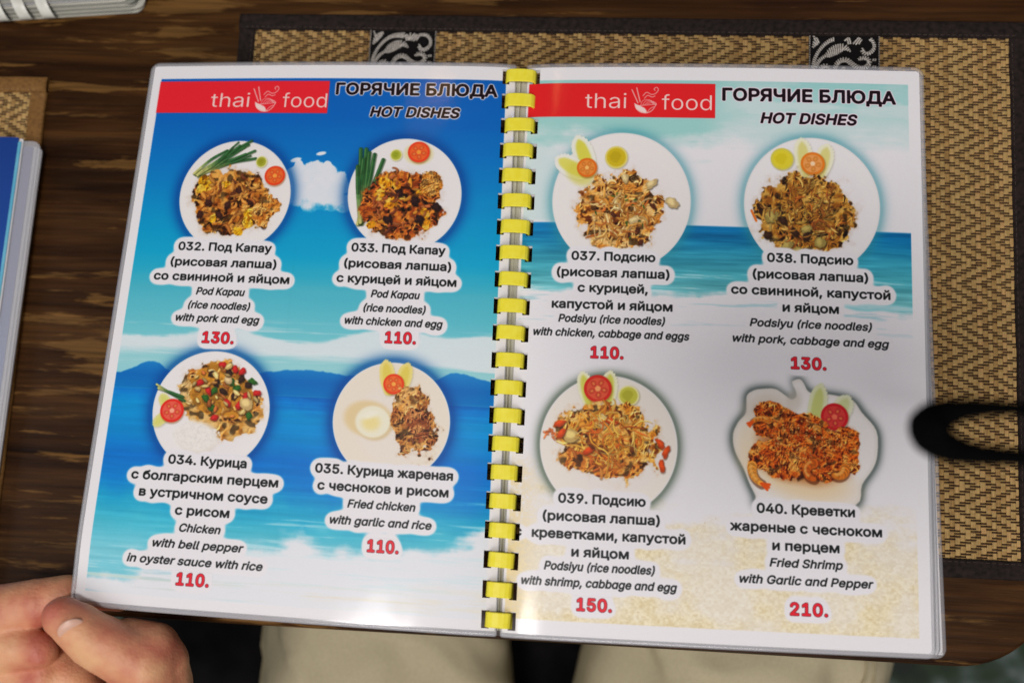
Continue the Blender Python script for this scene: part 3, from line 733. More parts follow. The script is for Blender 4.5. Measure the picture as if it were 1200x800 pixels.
def plate(pg, cx, cy, rx, ry, warm=0.0, seed=0):
    pg.disc(cx, cy, rx, ry, C(238, 233, 230), 1, 0, .18)
    pg.disc(cx, cy, rx * .98, ry * .98, C(242, 239, 238) * (1 - warm) + C(238, 222, 192) * warm, 1, 0, .6)
    pg.disc(cx + rx * .08, cy + ry * .05, rx * .70, ry * .70, C(240, 236, 236) * (1 - warm * .8) + C(236, 222, 198) * warm * .8, .8, 0, 3.5)


def glow_around(pg, shapes, col, s1, strength):
    m = np.zeros((IH, IW), dtype=np.float32)
    for kind, v in shapes:
        if kind == 'e':
            cx, cy, rx, ry = v
            m = np.maximum(m, (((pg.X - cx) / rx) ** 2 + ((pg.Y - cy) / ry) ** 2 < 1).astype(np.float32))
        else: m = np.maximum(m, poly_mask(v, pg))
    g = blur(m, s1 * PXMM)
    pg.over(np.clip(g * 1.9, 0, 1) ** 1.2 * strength, col)


def logo_mark(pg, x0, y0, x1, y1):
    col = C(248, 222, 214)
    def P(u, v): return (x0 + (x1 - x0) * u, y0 + (y1 - y0) * v)
    # chopsticks
    pg.stroke([P(.02, .10), P(.26, .62)], .45, col); pg.stroke([P(.20, .02), P(.34, .58)], .45, col)
    # bowl: outline, filled left side, noodle arcs
    bowl = [P(.14, .64), P(.20, .84), P(.38, .98), P(.62, 1.0), P(.82, .88), P(.95, .66)]
    pg.stroke(smooth_line(bowl), .38, col)
    pg.poly(smooth_poly([P(.14, .66), P(.20, .84), P(.40, .97), P(.60, .98), P(.52, .82), P(.36, .74)], 4), col)
    pg.stroke(smooth_line([P(.12, .64), P(.30, .72), P(.55, .70), P(.95, .66)]), .3, col)
    for k in range(4):
        pg.stroke(smooth_line([P(.36 + .08 * k, .72 - .02 * k), P(.45 + .1 * k, .52 + .03 * k), P(.70 + .07 * k, .50 + .03 * k), P(.84 + .04 * k, .66)]), .24, col)
    pg.stroke(smooth_line([P(.62, .98), P(.72, .84), P(.86, .76)]), .3, col)
    # steam
    pg.stroke(smooth_line([P(.44, .34), P(.58, .20), P(.76, .28), P(.92, .24), P(1.02, .10), P(.96, .0), P(.86, .06), P(.90, .13)]), .34, col)
    pg.stroke(smooth_line([P(.50, .44), P(.62, .32), P(.78, .38), P(.90, .34)]), .34, col)


ROWS = {}
ROWS['L'] = [
    ('black', 'ГОРЯЧИЕ БЛЮДА', 109.1, 200.6, 18.0), ('bi', 'HOT DISHES', 129.5, 180.3, 31.0),
    ('ru', '032. Под Капау', 29.3, 81.7, 110.7), ('ru', '(рисовая лапша)', 26.1, 85.2, 119.5), ('ru', 'со свининой и яйцом', 17.8, 93.1, 127.8),
    ('it', 'Pod Kapau', 42.6, 69.6, 135.4), ('it', '(rice noodles)', 39.2, 73.3, 143.1), ('it', 'with pork and egg', 33.2, 79.2, 150.3), ('pr', '130.', 49.1, 66.5, 161.8),
    ('ru', '033. Под Капау', 125.3, 176.2, 108.4), ('ru', '(рисовая лапша)', 122.0, 179.7, 117.2), ('ru', 'с курицей и яйцом', 118.6, 182.9, 125.5),
    ('it', 'Pod Kapau', 137.7, 163.9, 133.1), ('it', '(rice noodles)', 134.3, 167.4, 140.8), ('it', 'with chicken and egg', 124.8, 176.8, 148.0), ('pr', '110.', 146.7, 163.2, 157.3),
    ('ru', '034. Курица', 39.5, 80.6, 226.0), ('ru', 'с болгарским перцем', 21.2, 97.8, 234.7), ('ru', 'в устричном соусе', 26.5, 93.2, 243.1), ('ru', 'с рисом', 46.4, 74.5, 251.4),
    ('it', 'Chicken', 49.7, 71.0, 259.7), ('it', 'with bell pepper', 37.0, 83.6, 267.9), ('it', 'in oyster sauce with rice', 24.9, 94.1, 276.1), ('pr', '110.', 51.3, 68.1, 285.9),
    ('ru', '035. Курица жареная', 115.9, 186.0, 225.9), ('ru', 'с чесноков и рисом', 117.8, 184.2, 234.3), ('it', 'Fried chicken', 133.7, 168.0, 242.3), ('it', 'with garlic and rice', 125.4, 176.6, 250.7), ('pr', '110.', 145.0, 160.9, 263.5),
    ('logo', 'thai', 36.5, 59.2, 25.5), ('logo', 'food', 78.6, 104.2, 25.6)]
ROWS['R'] = [
    ('black', 'ГОРЯЧИЕ БЛЮДА', 105.9, 197.5, 18.8), ('bi', 'HOT DISHES', 126.1, 177.2, 31.0),
    ('ru', '037. Подсию', 27.9, 71.8, 108.4), ('ru', '(рисовая лапша)', 20.5, 79.3, 117.2), ('ru', 'с курицей,', 31.7, 68.2, 125.4), ('ru', 'капустой и яйцом', 18.5, 81.1, 134.3),
    ('it', 'Podsiyu (rice noodles)', 22.2, 77.4, 141.6), ('it', 'with chicken, cabbage and eggs', 9.4, 90.0, 149.0), ('pr', '110.', 39.4, 56.5, 160.1),
    ('ru', '038. Подсию', 129.6, 174.0, 106.2), ('ru', '(рисовая лапша)', 122.2, 181.5, 115.0), ('ru', 'со свининой, капустой', 111.1, 192.8, 123.6), ('ru', 'и яйцом', 137.5, 166.3, 132.0),
    ('it', 'Podsiyu (rice noodles)', 120.7, 183.1, 140.2), ('it', 'with pork, cabbage and egg', 112.0, 191.7, 148.6), ('pr', '130.', 141.6, 159.7, 161.4),
    ('ru', '039. Подсию', 25.6, 69.3, 233.4), ('ru', '(рисовая лапша)', 18.2, 76.5, 242.2), ('ru', 'креветками, капустой', 13.1, 89.3, 250.7), ('ru', 'с', 4.5, 8.0, 250.6), ('ru', 'и яйцом', 33.1, 61.5, 259.2),
    ('it', 'Podsiyu (rice noodles)', 19.8, 74.5, 266.0), ('it', 'with shrimp, cabbage and egg', 8.8, 85.5, 273.6), ('pr', '150.', 36.4, 53.9, 284.9),
    ('ru', '040. Креветки', 124.4, 173.2, 233.6), ('ru', 'жареные с чесноком', 111.2, 186.5, 242.7), ('ru', 'и перцем', 132.1, 165.3, 251.3),
    ('it', 'Fried Shrimp', 130.7, 166.9, 259.2), ('it', 'with Garlic and Pepper', 115.9, 181.9, 267.5), ('pr', '210.', 140.6, 159.4, 282.0),
    ('logo', 'thai', 32.1, 54.4, 23.6), ('logo', 'food', 73.5, 100.1, 24.2)]

PLATES = {'L': [(57.5, 78.4, 31.5, 32.2), (152.1, 75.4, 31.2, 32.0), (58.6, 197.1, 31.0, 31.2), (153.0, 197.6, 30.2, 30.3)],
          'R': [(53.2, 75.5, 36.6, 37.8), (152.9, 75.0, 35.3, 36.6), (50.0, 203.7, 34.7, 35.0)]}
LEAF_DISH = [(142.2, 167.8), (145.9, 166.2), (148.2, 168.4), (150.0, 172.0), (153.6, 173.2), (161.0, 173.3), (172.4, 175.6), (177.3, 181.7), (184.5, 190.5), (184.8, 202.2), (182.4, 209.5), (176.8, 217.7), (173.5, 227.7), (150, 231), (125.3, 229.9), (123.9, 225.6), (120.8, 219.5), (118.0, 212.5), (113.5, 203.7), (112.5, 195.6), (115.2, 189.1), (118.9, 184.4), (119.3, 176.1), (122.5, 173.2), (126.2, 172.2), (133.5, 171.8), (138.1, 174.4), (141.7, 176.8), (144.5, 175.0), (143.8, 171.4)]


def vramp(y, stops):
    ys = [s[0] for s in stops]; cs = np.array([s[1] for s in stops])
    return np.stack([np.interp(y, ys, cs[:, k]) for k in range(3)], -1).astype(np.float32)


def paint_left():
    pg = Page(); X, Y = pg.X, pg.Y
    inside = (X > 5) & (X < 205) & (Y > 8) & (Y < 292)
    n1 = vnoise(IH, IW, 60 * PXMM, 6 * PXMM, 5, 11)
    n2 = vnoise(IH, IW, 14 * PXMM, 12 * PXMM, 5, 12)
    n3 = vnoise(IH, IW, 40 * PXMM, 1.6 * PXMM, 4, 13)
    bg = vramp(Y + (n1 - .5) * 6, [(8, C(0, 98, 180)), (35, C(0, 106, 186)), (65, C(0, 128, 196)), (90, C(0, 150, 202)), (112, C(22, 166, 206)), (130, C(84, 184, 202)), (145, C(104, 194, 208)), (158, C(130, 206, 214)), (172, C(160, 216, 220)), (188, C(150, 212, 222))])
    img = bg
    def lay(m, c):
        nonlocal img
        m = m[..., None].astype(np.float32); img = img * (1 - m) + np.asarray(c, dtype=np.float32) * m
    # long white cloud bank
    top = 156 - 7 * sst(X, 120, 165) + 3 * np.sin(X / 13.0)
    lay(sst(Y + (n1 - .5) * 8 + (n2 - .5) * 4, top - 1.5, top + 1.5) * (1 - sst(Y + (n1 - .5) * 9, 163 + .02 * X, 170)) * .9, C(232, 238, 240))
    lay(sst(n3, .55, .75) * sst(Y, 145, 155) * (1 - sst(Y, 170, 178)) * .5, C(225, 238, 240))
    # cloud puff beside plate 032
    cl = np.full_like(X, -2.0)
    for cx, cy, r in ((93, 66, 8), (101, 64, 8), (108, 66, 8), (114, 71, 8), (94, 76, 9), (103, 76, 10), (112, 79, 8), (119, 82, 6), (100, 82, 6), (92, 60, 3), (108, 60, 3)):
        cl = np.maximum(cl, 1 - np.sqrt((X - cx) ** 2 + (Y - cy) ** 2) / r)
    nc = vnoise(IH, IW, 4 * PXMM, 4 * PXMM, 5, 21)
    lay(sst(cl + (nc - .5) * .55, .02, .16) * (1 - sst(Y + (nc - .5) * 14, 80, 91)) * (.93 + .07 * nc), C(240, 240, 243))
    for cx, cy, rx, ry in ((104, 53, 2.8, 1.3), (90, 57, 3, 1.6)):
        lay(1 - sst(np.sqrt(((X - cx + (Y - cy)) / rx) ** 2 + ((Y - cy) / ry) ** 2), .7, 1.1), C(240, 240, 243))
    # sea
    hz = 187.5
    sea = vramp(Y + (n3 - .5) * 4 + (n2 - .5) * 8, [(186, C(0, 104, 186)), (191, C(0, 128, 206)), (197, C(0, 148, 212)), (210, C(0, 140, 208)), (222, C(0, 118, 200)), (234, C(10, 130, 205)), (245, C(40, 166, 206)), (256, C(80, 190, 212)), (270, C(130, 206, 220))])
    sea = sea * (1 + (n3[..., None] - .5) * .13)
    lay(sst(Y, hz - .4, hz + .4), sea)
    # mountain ridge
    ridge = 178 - 5.5 * np.exp(-((X - 103) / 15) ** 2) - 4 * np.exp(-((X - 22) / 9) ** 2) - 5 * np.exp(-((X - 146) / 20) ** 2) - 6.5 * np.exp(-((X - 190) / 17) ** 2) + 2.0 * np.sin(X / 5.1) * .5 + (vnoise(IH, IW, 7 * PXMM, 900 * PXMM, 4, 5) - .5) * 3
    lay(sst(Y, ridge - .4, ridge + .5) * (1 - sst(Y, hz - .3, hz + .3)), vramp(Y, [(172, C(40, 134, 200)), (180, C(14, 112, 186)), (188, C(10, 122, 192))]))
    # surf and sand
    edge = 283 - .16 * X + 7 * np.sin(X / 24.0 + 1) + (n2 - .5) * 16 + (n1 - .5) * 14
    lay(sst(Y, edge - 6, edge + 3) * .97, C(238, 238, 241))
    lay(sst(n3 + (n2 - .5) * .3, .56, .7) * sst(Y, edge - 24, edge - 6) * .5, C(214, 236, 240))
    lay(sst(n3, .50, .72) * sst(Y, edge, edge + 4) * (1 - sst(X, 40, 90)) * .45, C(150, 205, 222))
    lay(sst(n1, .45, .7) * sst(Y, 274, 286) * sst(X, 100, 150) * .5, C(238, 226, 190))
    lay(sst(n3, .5, .7) * sst(Y, 279, 286) * (1 - sst(Y, 289, 292)) * .35, C(236, 216, 178))
    pg.over(inside.astype(np.float32), img)
    # deep blue glow round the plates, white glow comes with the lettering
    sh = [('e', (cx, cy, rx + 2.2, ry + 2.2)) for cx, cy, rx, ry in PLATES['L']]
    g = Page(); g.a = pg.a
    glow_around(g, sh, C(0, 74, 148), 3.6, .72); pg.a = np.where(inside[..., None], g.a, pg.a)
    # banner
    b = ((X > 4.6) & (X < 105.1) & (Y > 9.6) & (Y < 29.2)).astype(np.float32)
    pg.over(b, C(228, 44, 56))
    logo_mark(pg, 61, 13.0, 75.6, 28.2)
    # dish 032
    cx, cy, rx, ry = PLATES['L'][0]; plate(pg, cx, cy, rx, ry, .12)
    leaf_greens(pg, (34, 66), [(63.5, 46), (62, 48.5), (57, 49), (66, 52), (61, 54), (67, 56.5), (50, 52)], 1, 1.5)
    cuke(pg, 70.5, 58.5, 3.2, 3.4, C(168, 170, 62), C(150, 150, 40)); leaf_greens(pg, (35, 67), [(60, 50), (56, 47), (64, 55), (53, 50)], 11, 1.0)
    tomato(pg, 79, 66.5, 5.8, C(226, 74, 36), C(246, 168, 80), 3)
    f = ell(56, 82, 21.5, 19, .15)
    pork = [C(204, 136, 58), C(182, 110, 44), C(222, 160, 78), C(150, 84, 34), C(112, 56, 26), C(198, 132, 60)]
    f = ell(55, 82, 20, 18, .15)
    mass(pg, 55.5, 82, 20.5, 18.5, .15, [C(48, 22, 8), C(140, 78, 30), C(206, 142, 62), C(236, 190, 112)], 5, 2.1, 2.4)
    pile(pg, f, 26, pork, (3, 7), (1.3, 2.2), 1.2, 5, C(62, 28, 10), .18)
    for x, y, r, s in ((40, 71, 4.5, 1), (37, 75, 3, 2), (69, 89, 5, 3), (66, 94, 3.5, 4), (51, 72, 3, 6), (62, 99, 3, 7), (47, 92, 2.5, 8)): mass(pg, x, y, r * .9, r * .7, s, [C(170, 112, 14), C(222, 166, 20), C(240, 196, 40), C(250, 226, 110)], s + 50, 1.6, 1.4, .4)
    for x, y, s in ((75, 95, 1), (54, 84, 2), (43, 83, 3), (60, 76, 4), (39, 90, 5), (67, 82, 6), (50, 90, 7)): chunk(pg, x, y, 2.4, 1.6, C(66, 34, 26), s, s, .25)
    pile(pg, f, 22, pork, (3, 7), (1.0, 1.8), 1.5, 6, C(52, 24, 10), .2)
    mass(pg, 76, 86, 6.5, 8, 0, [C(120, 66, 22), C(200, 130, 54), C(226, 164, 84), C(240, 200, 130)], 61, 1.0, 1.2, .5)
    # dish 033
    cx, cy, rx, ry = PLATES['L'][1]; plate(pg, cx, cy, rx, ry, .06)
    leaf_greens(pg, (129, 92), [(126, 50), (129, 50), (131, 52), (134, 53), (128, 56), (139, 56), (125, 60)], 2, 2.3)
    cuke(pg, 146, 53, 3.3, 3.4, C(176, 182, 66), C(150, 160, 44)); pg.disc(158.5, 52, 8.2, 6.4, C(232, 222, 170), .8, 0, 1); tomato(pg, 158.5, 51, 6.1, C(230, 72, 42), C(246, 160, 70), 4)
    f = ell(151, 80, 21, 19, 0)
    ck = [C(168, 92, 48), C(140, 70, 38), C(192, 112, 52), C(214, 146, 50), C(104, 48, 28), C(184, 104, 58)]
    f = ell(151, 80, 20, 18, 0)
    mass(pg, 151, 81, 20.5, 18.5, 0, [C(44, 20, 10), C(132, 60, 28), C(190, 104, 44), C(222, 152, 70)], 25, 1.9, 1.9)
    pile(pg, f, 20, ck, (2, 6), (1.2, 2.2), 2.0, 15, C(52, 24, 10), .16)
    for x, y, r, s in ((141, 69, 4, 1), (147, 70, 3, 2), (138, 76, 4, 3), (145, 80, 4, 4), (150, 77, 2.5, 5), (164, 86, 3, 6), (165, 92, 3.5, 7), (135, 93, 3, 8), (160, 74, 1.6, 9)): mass(pg, x, y, r * .95, r * .7, s * .7, [C(150, 88, 18), C(214, 142, 26), C(234, 176, 40), C(246, 214, 110)], s + 80, 1.6, 1.6, .45)
    for x, y, s in ((170, 82, 1), (149, 75, 2), (158, 79, 3), (144, 90, 4), (161, 89, 5)): chunk(pg, x, y, 2.6, 2.3, C(44, 24, 22), s, s, .25)
    pile(pg, f, 18, ck, (2, 6), (.9, 1.7), 2.0, 16, C(52, 24, 10), .2)
    mass(pg, 166, 69, 5.6, 7, 0, [C(130, 72, 22), C(196, 122, 42), C(220, 154, 70), C(240, 196, 124)], 92, .8, 1.0, .25)
    crumbs(pg, ell(166, 69, 6, 7.4), 60, [C(204, 138, 52), C(224, 164, 84)], (.25, .45), 19)
    # dish 034: chicken with bell pepper on omelette, rice
    cx, cy, rx, ry = PLATES['L'][2]; plate(pg, cx, cy, rx, ry, .04)
    mass(pg, 63, 193, 21, 15, .55, [C(170, 120, 60), C(206, 158, 84), C(222, 182, 112), C(238, 214, 160)], 101, 4.5, 1.5, .3, .1, .1)
    mass(pg, 47, 187, 6, 8, .2, [C(150, 112, 60), C(190, 156, 96), C(212, 184, 128), C(236, 214, 168)], 103, 2, 1.5, .3, .2, .2)
    leaf_greens(pg, (29, 186), [(44, 193), (43, 191)], 8, 1.3)
    petal(pg, (37, 199), (31, 190), 3, C(226, 222, 150), C(214, 214, 120)); petal(pg, (37, 199), (29, 207), 3, C(226, 222, 150), C(220, 216, 120))
    tomato(pg, 38, 198.5, 6.3, C(222, 52, 40), C(246, 180, 150), 6)
    f = ell(64, 187, 19, 13, .45)
    mass(pg, 65, 187, 19, 12.5, .5, [C(74, 36, 18), C(178, 108, 52), C(226, 172, 96), C(246, 216, 160)], 105, 1.8, 1.6, .3)
    pile(pg, f, 24, [C(226, 178, 96), C(206, 144, 66), C(238, 204, 140), C(190, 110, 50)], (2, 6), (1.0, 2.0), 1, 25, C(86, 40, 16), .2, C(196, 136, 50))
    for i, (x, y, c) in enumerate(((62, 173, 'r'), (69, 175, 'r'), (57, 178, 'k'), (66, 177, 'k'), (73, 180, 'k'), (77, 183, 'k'), (60, 183, 'k'), (71, 185, 'g'), (68, 182, 'g'), (59, 187, 'g'), (64, 187, 'k'), (76, 189, 'r'), (82, 187, 'r'), (56, 187, 'r'), (51, 183, 'r'), (67, 193, 'r'), (73, 194, 'r'), (59, 196, 'g'), (79, 199, 'g'), (61, 201, 'r'), (55, 191, 'g'), (73, 176, 'r'), (79, 181, 'g'), (70, 189, 'k'))):
        chunk(pg, x, y, 2.1, 1.5, {'r': C(206, 46, 44), 'g': C(52, 104, 40), 'k': C(56, 36, 26)}[c], i * 1.3, i, .2)
    chunk(pg, 77, 193, 3.6, 3.2, C(240, 204, 140), .3, 77, .1); chunk(pg, 66, 181, 2.5, 1.8, C(232, 200, 150), .6, 78, .1)
    flakes(pg, f, 26, [C(238, 204, 132), C(226, 160, 84), C(214, 120, 60)], (1.0, 2.3), (.35, .7), 26)
    pg.disc(54, 212, 10.5, 7.6, C(196, 176, 150), .55, 0, 1.6, .06, 3); pg.disc(52, 211.4, 12.5, 7.4, C(244, 240, 232), 1, .15, 1.8, .08, 3)
    r3 = np.random.default_rng(29)
    for _ in range(320):
        x, y = ell(52, 211.5, 12, 7)(r3, 1.0); pg.disc(x, y, r3.uniform(.5, .9), .35, C(246, 241, 234) * r3.uniform(.93, 1.0), .8, r3.uniform(0, 3), .15)
    # dish 035: fried chicken with garlic, rice
    cx, cy, rx, ry = PLATES['L'][3]; plate(pg, cx, cy, rx, ry, .55)
    petal(pg, (151, 184), (148, 166), 4.0, C(238, 222, 140), C(226, 206, 96)); petal(pg, (156, 184), (160, 167), 4.0, C(238, 222, 140), C(226, 206, 96))
    tomato(pg, 153, 178.5, 5.4, C(230, 72, 36), C(246, 178, 90), 7)
    pg.disc(141, 197, 12.5, 9.2, C(228, 202, 150), .8, .1, 1.6); pg.disc(144.6, 199.6, 9.2, 8.4, C(206, 176, 116), .55, 0, 1.2); pg.disc(143.5, 198.5, 9, 8.2, C(243, 238, 214), 1, 0, .8); pg.disc(142.6, 199, 4.6, 4.0, C(240, 222, 150), .85, 0, 2.2); pg.disc(141.5, 195.2, 4.2, 1.8, C(250, 248, 236), .7, -.3, 1.2)
    f = ell(165, 197, 10.5, 16.5, -.12)
    mass(pg, 165, 197, 10.5, 16.5, -.12, [C(84, 46, 28), C(158, 100, 56), C(202, 148, 86), C(228, 186, 124)], 111, 1.6, 1.1, .4)
    pile(pg, f, 6, [C(190, 136, 76), C(160, 98, 50), C(128, 76, 48), C(206, 152, 84), C(112, 60, 44)], (1.5, 4), (1.2, 2.4), 1.6, 35, C(80, 42, 18), .16)
    mass(pg, 162, 187, 6.5, 6, .3, [C(130, 80, 40), C(200, 142, 76), C(226, 176, 106), C(240, 206, 150)], 113, 1.8, 1.1, .4, .2)
    mass(pg, 167, 199, 5.5, 8, -.2, [C(70, 34, 22), C(126, 70, 44), C(168, 104, 66), C(214, 160, 110)], 115, 1.5, 1.1, .4, .2)
    crumbs(pg, f, 60, [C(186, 126, 70), C(142, 84, 50), C(214, 166, 104), C(108, 62, 44)], (.3, .7), 39)
    for k in range(3): pg.a[..., k] = blur(pg.a[..., k], .85)
    draw_text(pg, ROWS['L'], on_blue=True)
    return pg.a


def paint_right():
    pg = Page(); X, Y = pg.X, pg.Y
    inside = (X > 1.4) & (X < 204) & (Y > 7.5) & (Y < 290)
    n1 = vnoise(IH, IW, 60 * PXMM, 7 * PXMM, 5, 41)
    n2 = vnoise(IH, IW, 18 * PXMM, 14 * PXMM, 5, 42)
    n3 = vnoise(IH, IW, 36 * PXMM, 1.8 * PXMM, 4, 43)
    img = np.ones_like(pg.a) * C(240, 238, 240)
    def lay(m, c):
        nonlocal img
        m = m[..., None].astype(np.float32); img = img * (1 - m) + np.asarray(c, dtype=np.float32) * m
    tealtop = (1 - sst(Y + (n1 - .5) * 26 + (n2 - .5) * 20, 34, 52)) * (1 - .55 * sst(X, 92, 120))
    lay(tealtop * .92, C(158, 212, 206)); 
    lay((1 - sst(Y, 8, 15)) * .5, C(150, 204, 200))
    lay(sst(n1 + (n2 - .5) * .5, .5, .7) * (1 - sst(Y, 18, 34)) * .5 * sst(X, 95, 110), C(140, 205, 200))
    lay((1 - sst(X + (n2 - .5) * 20, 12, 28)) * sst(Y, 20, 40) * (1 - sst(Y, 86, 88)) * .35, C(168, 218, 214))
    # sea band
    sea = vramp(Y + (n3 - .5) * 10, [(87, C(6, 112, 168)), (94, C(16, 122, 172)), (104, C(60, 158, 184)), (114, C(84, 176, 190)), (124, C(120, 196, 202)), (132, C(150, 208, 212))]) * (1 + (n3[..., None] - .5) * .45)
    e = 124 + 5 * sst(X, 100, 200) + (n1 - .5) * 16 + (n2 - .5) * 8
    lay(sst(Y, 87.6, 88.6) * (1 - sst(Y, e - 1.5, e + 2)), sea)
    lay(sst(n3, .60, .70) * sst(Y, 124, 128) * (1 - sst(Y, 136, 146)) * .55, C(140, 200, 210))
    lay(sst(n3 + (n2 - .5) * .3, .62, .72) * sst(Y, 108, 118) * (1 - sst(Y, 126, 132)) * .6, C(226, 240, 242))
    # sand
    sp = vnoise(IH, IW, 1.3 * PXMM, 1.0 * PXMM, 3, 46)
    sandm = sst(Y + (n1 - .5) * 30 + (n2 - .5) * 34 + 7 * (X < 60), 228, 250)
    sand = C(238, 222, 176) + (sp[..., None] - .5) * .30 * np.array([.8, 1.0, 1.3], dtype=np.float32)
    lay(sandm * (.55 + .45 * sst(n2, .30, .70)) * .80, np.clip(sand, 0, 1))
    lay(((sp > .80) & (Y > 236)).astype(np.float32) * sst(n2, .4, .6) * .5, C(186, 150, 96))
    lay((1 - sst(X, 1, 22)) * sst(Y, 205, 222) * .55 * sst(sp, .2, .6), C(232, 205, 140))
    pg.over(inside.astype(np.float32), img)
    tealg = [('e', (cx, cy, rx + 1.6, ry + 1.6)) for cx, cy, rx, ry in PLATES['R'][:2]]
    g = Page(); g.a = pg.a.copy(); glow_around(g, tealg, C(60, 146, 160), 3.2, .50)
    glow_around(g, [('e', (50.0, 203.7, 36, 36.3))], C(92, 108, 92), 2.6, .75)
    LD = smooth_poly(LEAF_DISH, 4)
    glow_around(g, [('p', [(150 + (x - 150) * 1.035, 199 + (y - 199) * 1.035) for x, y in LD])], C(84, 96, 92), 2.2, .8)
    pg.a = np.where(inside[..., None], g.a, pg.a)
    b = ((X > 1.2) & (X < 102.1) & (Y > 9.4) & (Y < 28.6)).astype(np.float32)
    pg.over(b, C(222, 40, 44))
    logo_mark(pg, 57.2, 11.6, 71.4, 26.2)
    # dish 037
    cx, cy, rx, ry = PLATES['R'][0]; plate(pg, cx, cy, rx, ry, .12)
    petal(pg, (37, 62), (28.5, 39.5), 5.6, C(240, 240, 226), C(214, 208, 66)); petal(pg, (34, 62), (17.5, 52), 5.6, C(242, 241, 232), C(222, 216, 90))
    pg.disc(31, 61, 8, 6, C(214, 206, 84), .6, .6, 2)
    tomato(pg, 34.5, 57.5, 5.4, C(222, 112, 34), C(244, 196, 120), 12); cuke(pg, 50, 51.5, 6.0, 6.2, C(206, 182, 40), C(190, 166, 30), C(228, 214, 120))
    ns = [C(226, 182, 108), C(212, 158, 78), C(238, 204, 142), C(198, 134, 58), C(232, 168, 82), C(214, 120, 52)]
    f = ell(52.5, 82, 20, 21, .2)
    mass(pg, 52.5, 82.5, 20, 20.5, .2, [C(104, 54, 20), C(206, 140, 62), C(236, 184, 104), C(250, 222, 166)], 121, 1.7, 2.6, .25)
    pile(pg, ell(52.5, 82, 18, 19, .2), 70, ns, (4, 10), (.7, 1.4), 2.2, 45, C(120, 70, 28), .16)
    for x, y, r, s in ((55, 63, 2.6, 1), (69, 66, 3.0, 2), (80, 76, 3.6, 3), (60, 86, 3, 5)): chunk(pg, x, y, r, r * .75, C(238, 208, 150), s * 1.2, s + 20, .22)
    for x, y, s in ((49, 83, 1), (62, 92, 2), (57, 94, 3), (70, 78, 4), (64, 98, 5), (47, 71, 6)): chunk(pg, x, y, 1.9, 1.1, C(88, 44, 26), s, s, .25)
    pile(pg, ell(52.5, 82, 18, 18, .2), 40, ns, (4, 9), (.5, 1.0), 2.4, 46, C(110, 64, 24), .2)
    pile(pg, ell(52, 84, 18, 17), 14, [C(54, 96, 34)], (1, 2.4), (.5, .8), .5, 47, C(60, 60, 20), .1)
    # dish 038
    cx, cy, rx, ry = PLATES['R'][1]; plate(pg, cx, cy, rx, ry, 0)
    petal(pg, (150, 60), (147.5, 38.5), 4.8, C(242, 240, 212), C(222, 214, 130)); petal(pg, (157, 60), (161.5, 41.5), 4.8, C(242, 240, 212), C(222, 214, 130))
    cuke(pg, 137.5, 50.5, 6, 6, C(226, 210, 62), C(216, 198, 44), C(214, 204, 92)); tomato(pg, 153.5, 52.5, 6.3, C(228, 128, 40), C(248, 216, 180), 14)
    ns = [C(176, 120, 44), C(150, 92, 34), C(198, 146, 58), C(124, 76, 30), C(184, 100, 38), C(206, 170, 92), C(160, 126, 56)]
    f = ell(149.5, 80, 24, 20.5, 0)
    mass(pg, 149.5, 80, 24, 20.5, 0, [C(50, 30, 14), C(138, 88, 34), C(184, 136, 58), C(218, 186, 108)], 131, 1.6, 2.4, .22)
    pile(pg, ell(149.5, 80, 22, 18.5), 80, ns, (3, 8), (.6, 1.3), 2.0, 55, C(56, 32, 12), .14)
    for x, y, r, s in ((132, 82, 4, 1), (140, 97, 3.4, 2), (146, 100, 3, 3), (157, 95, 3.4, 4), (150, 88, 3, 5)): chunk(pg, x, y, r, r * .7, C(186, 164, 92), s * 1.2, s + 40, .28)
    for x, y, s in ((144, 90, 1), (150, 92, 2), (130, 92, 3), (138, 84, 4)): chunk(pg, x, y, 2.6, 1.7, C(60, 36, 20), s, s, .25)
    pile(pg, ell(149.5, 80, 22, 18.5), 50, ns, (3, 7), (.45, .9), 2.2, 56, C(50, 28, 12), .2)
    pg.stroke([(121.5, 79), (124, 84.5)], 1.2, C(226, 120, 44))
    # dish 039
    cx, cy, rx, ry = PLATES['R'][2]; plate(pg, cx, cy, rx, ry, .35)
    petal(pg, (40, 185), (35.5, 167), 4.0, C(240, 238, 205), C(206, 204, 80)); petal(pg, (49, 185), (50, 166), 4.2, C(240, 238, 205), C(206, 204, 80))
    cuke(pg, 59.5, 178.5, 5.4, 5.2, C(200, 196, 80), C(176, 172, 60)); tomato(pg, 43.8, 175.5, 7.1, C(204, 44, 34), C(238, 168, 110), 16)
    ns = [C(236, 176, 70), C(222, 150, 48), C(244, 204, 112), C(206, 118, 36), C(238, 188, 84), C(214, 96, 32)]
    f = ell(50, 201, 24, 17, .15)
    mass(pg, 50, 201, 24, 17.5, .15, [C(132, 66, 18), C(218, 140, 46), C(240, 182, 84), C(250, 218, 146)], 141, 1.5, 2.8, .28)
    mass(pg, 47, 212.5, 19, 6.5, .05, [C(110, 54, 18), C(186, 104, 40), C(216, 142, 64), C(240, 190, 110)], 143, 2.0, 1.6, .35)
    pile(pg, ell(50, 200, 21, 15, .15), 90, ns, (4, 12), (.55, 1.1), 2.4, 65, C(150, 84, 26), .18)
    pile(pg, ell(46, 213, 17, 5.5), 12, [C(196, 112, 44), C(176, 90, 36), C(214, 140, 64)], (2, 6), (1, 1.8), 2, 67, C(110, 54, 18), .14)
    shrimp(pg, 53, 201, 6, 3.4, 6.4, 5, C(240, 180, 92), 2, False); chunk(pg, 31, 200, 4, 3.4, C(242, 206, 130), 0, 91, .1); chunk(pg, 47, 192, 2.4, 4, C(246, 214, 150), 0, 92, .12)
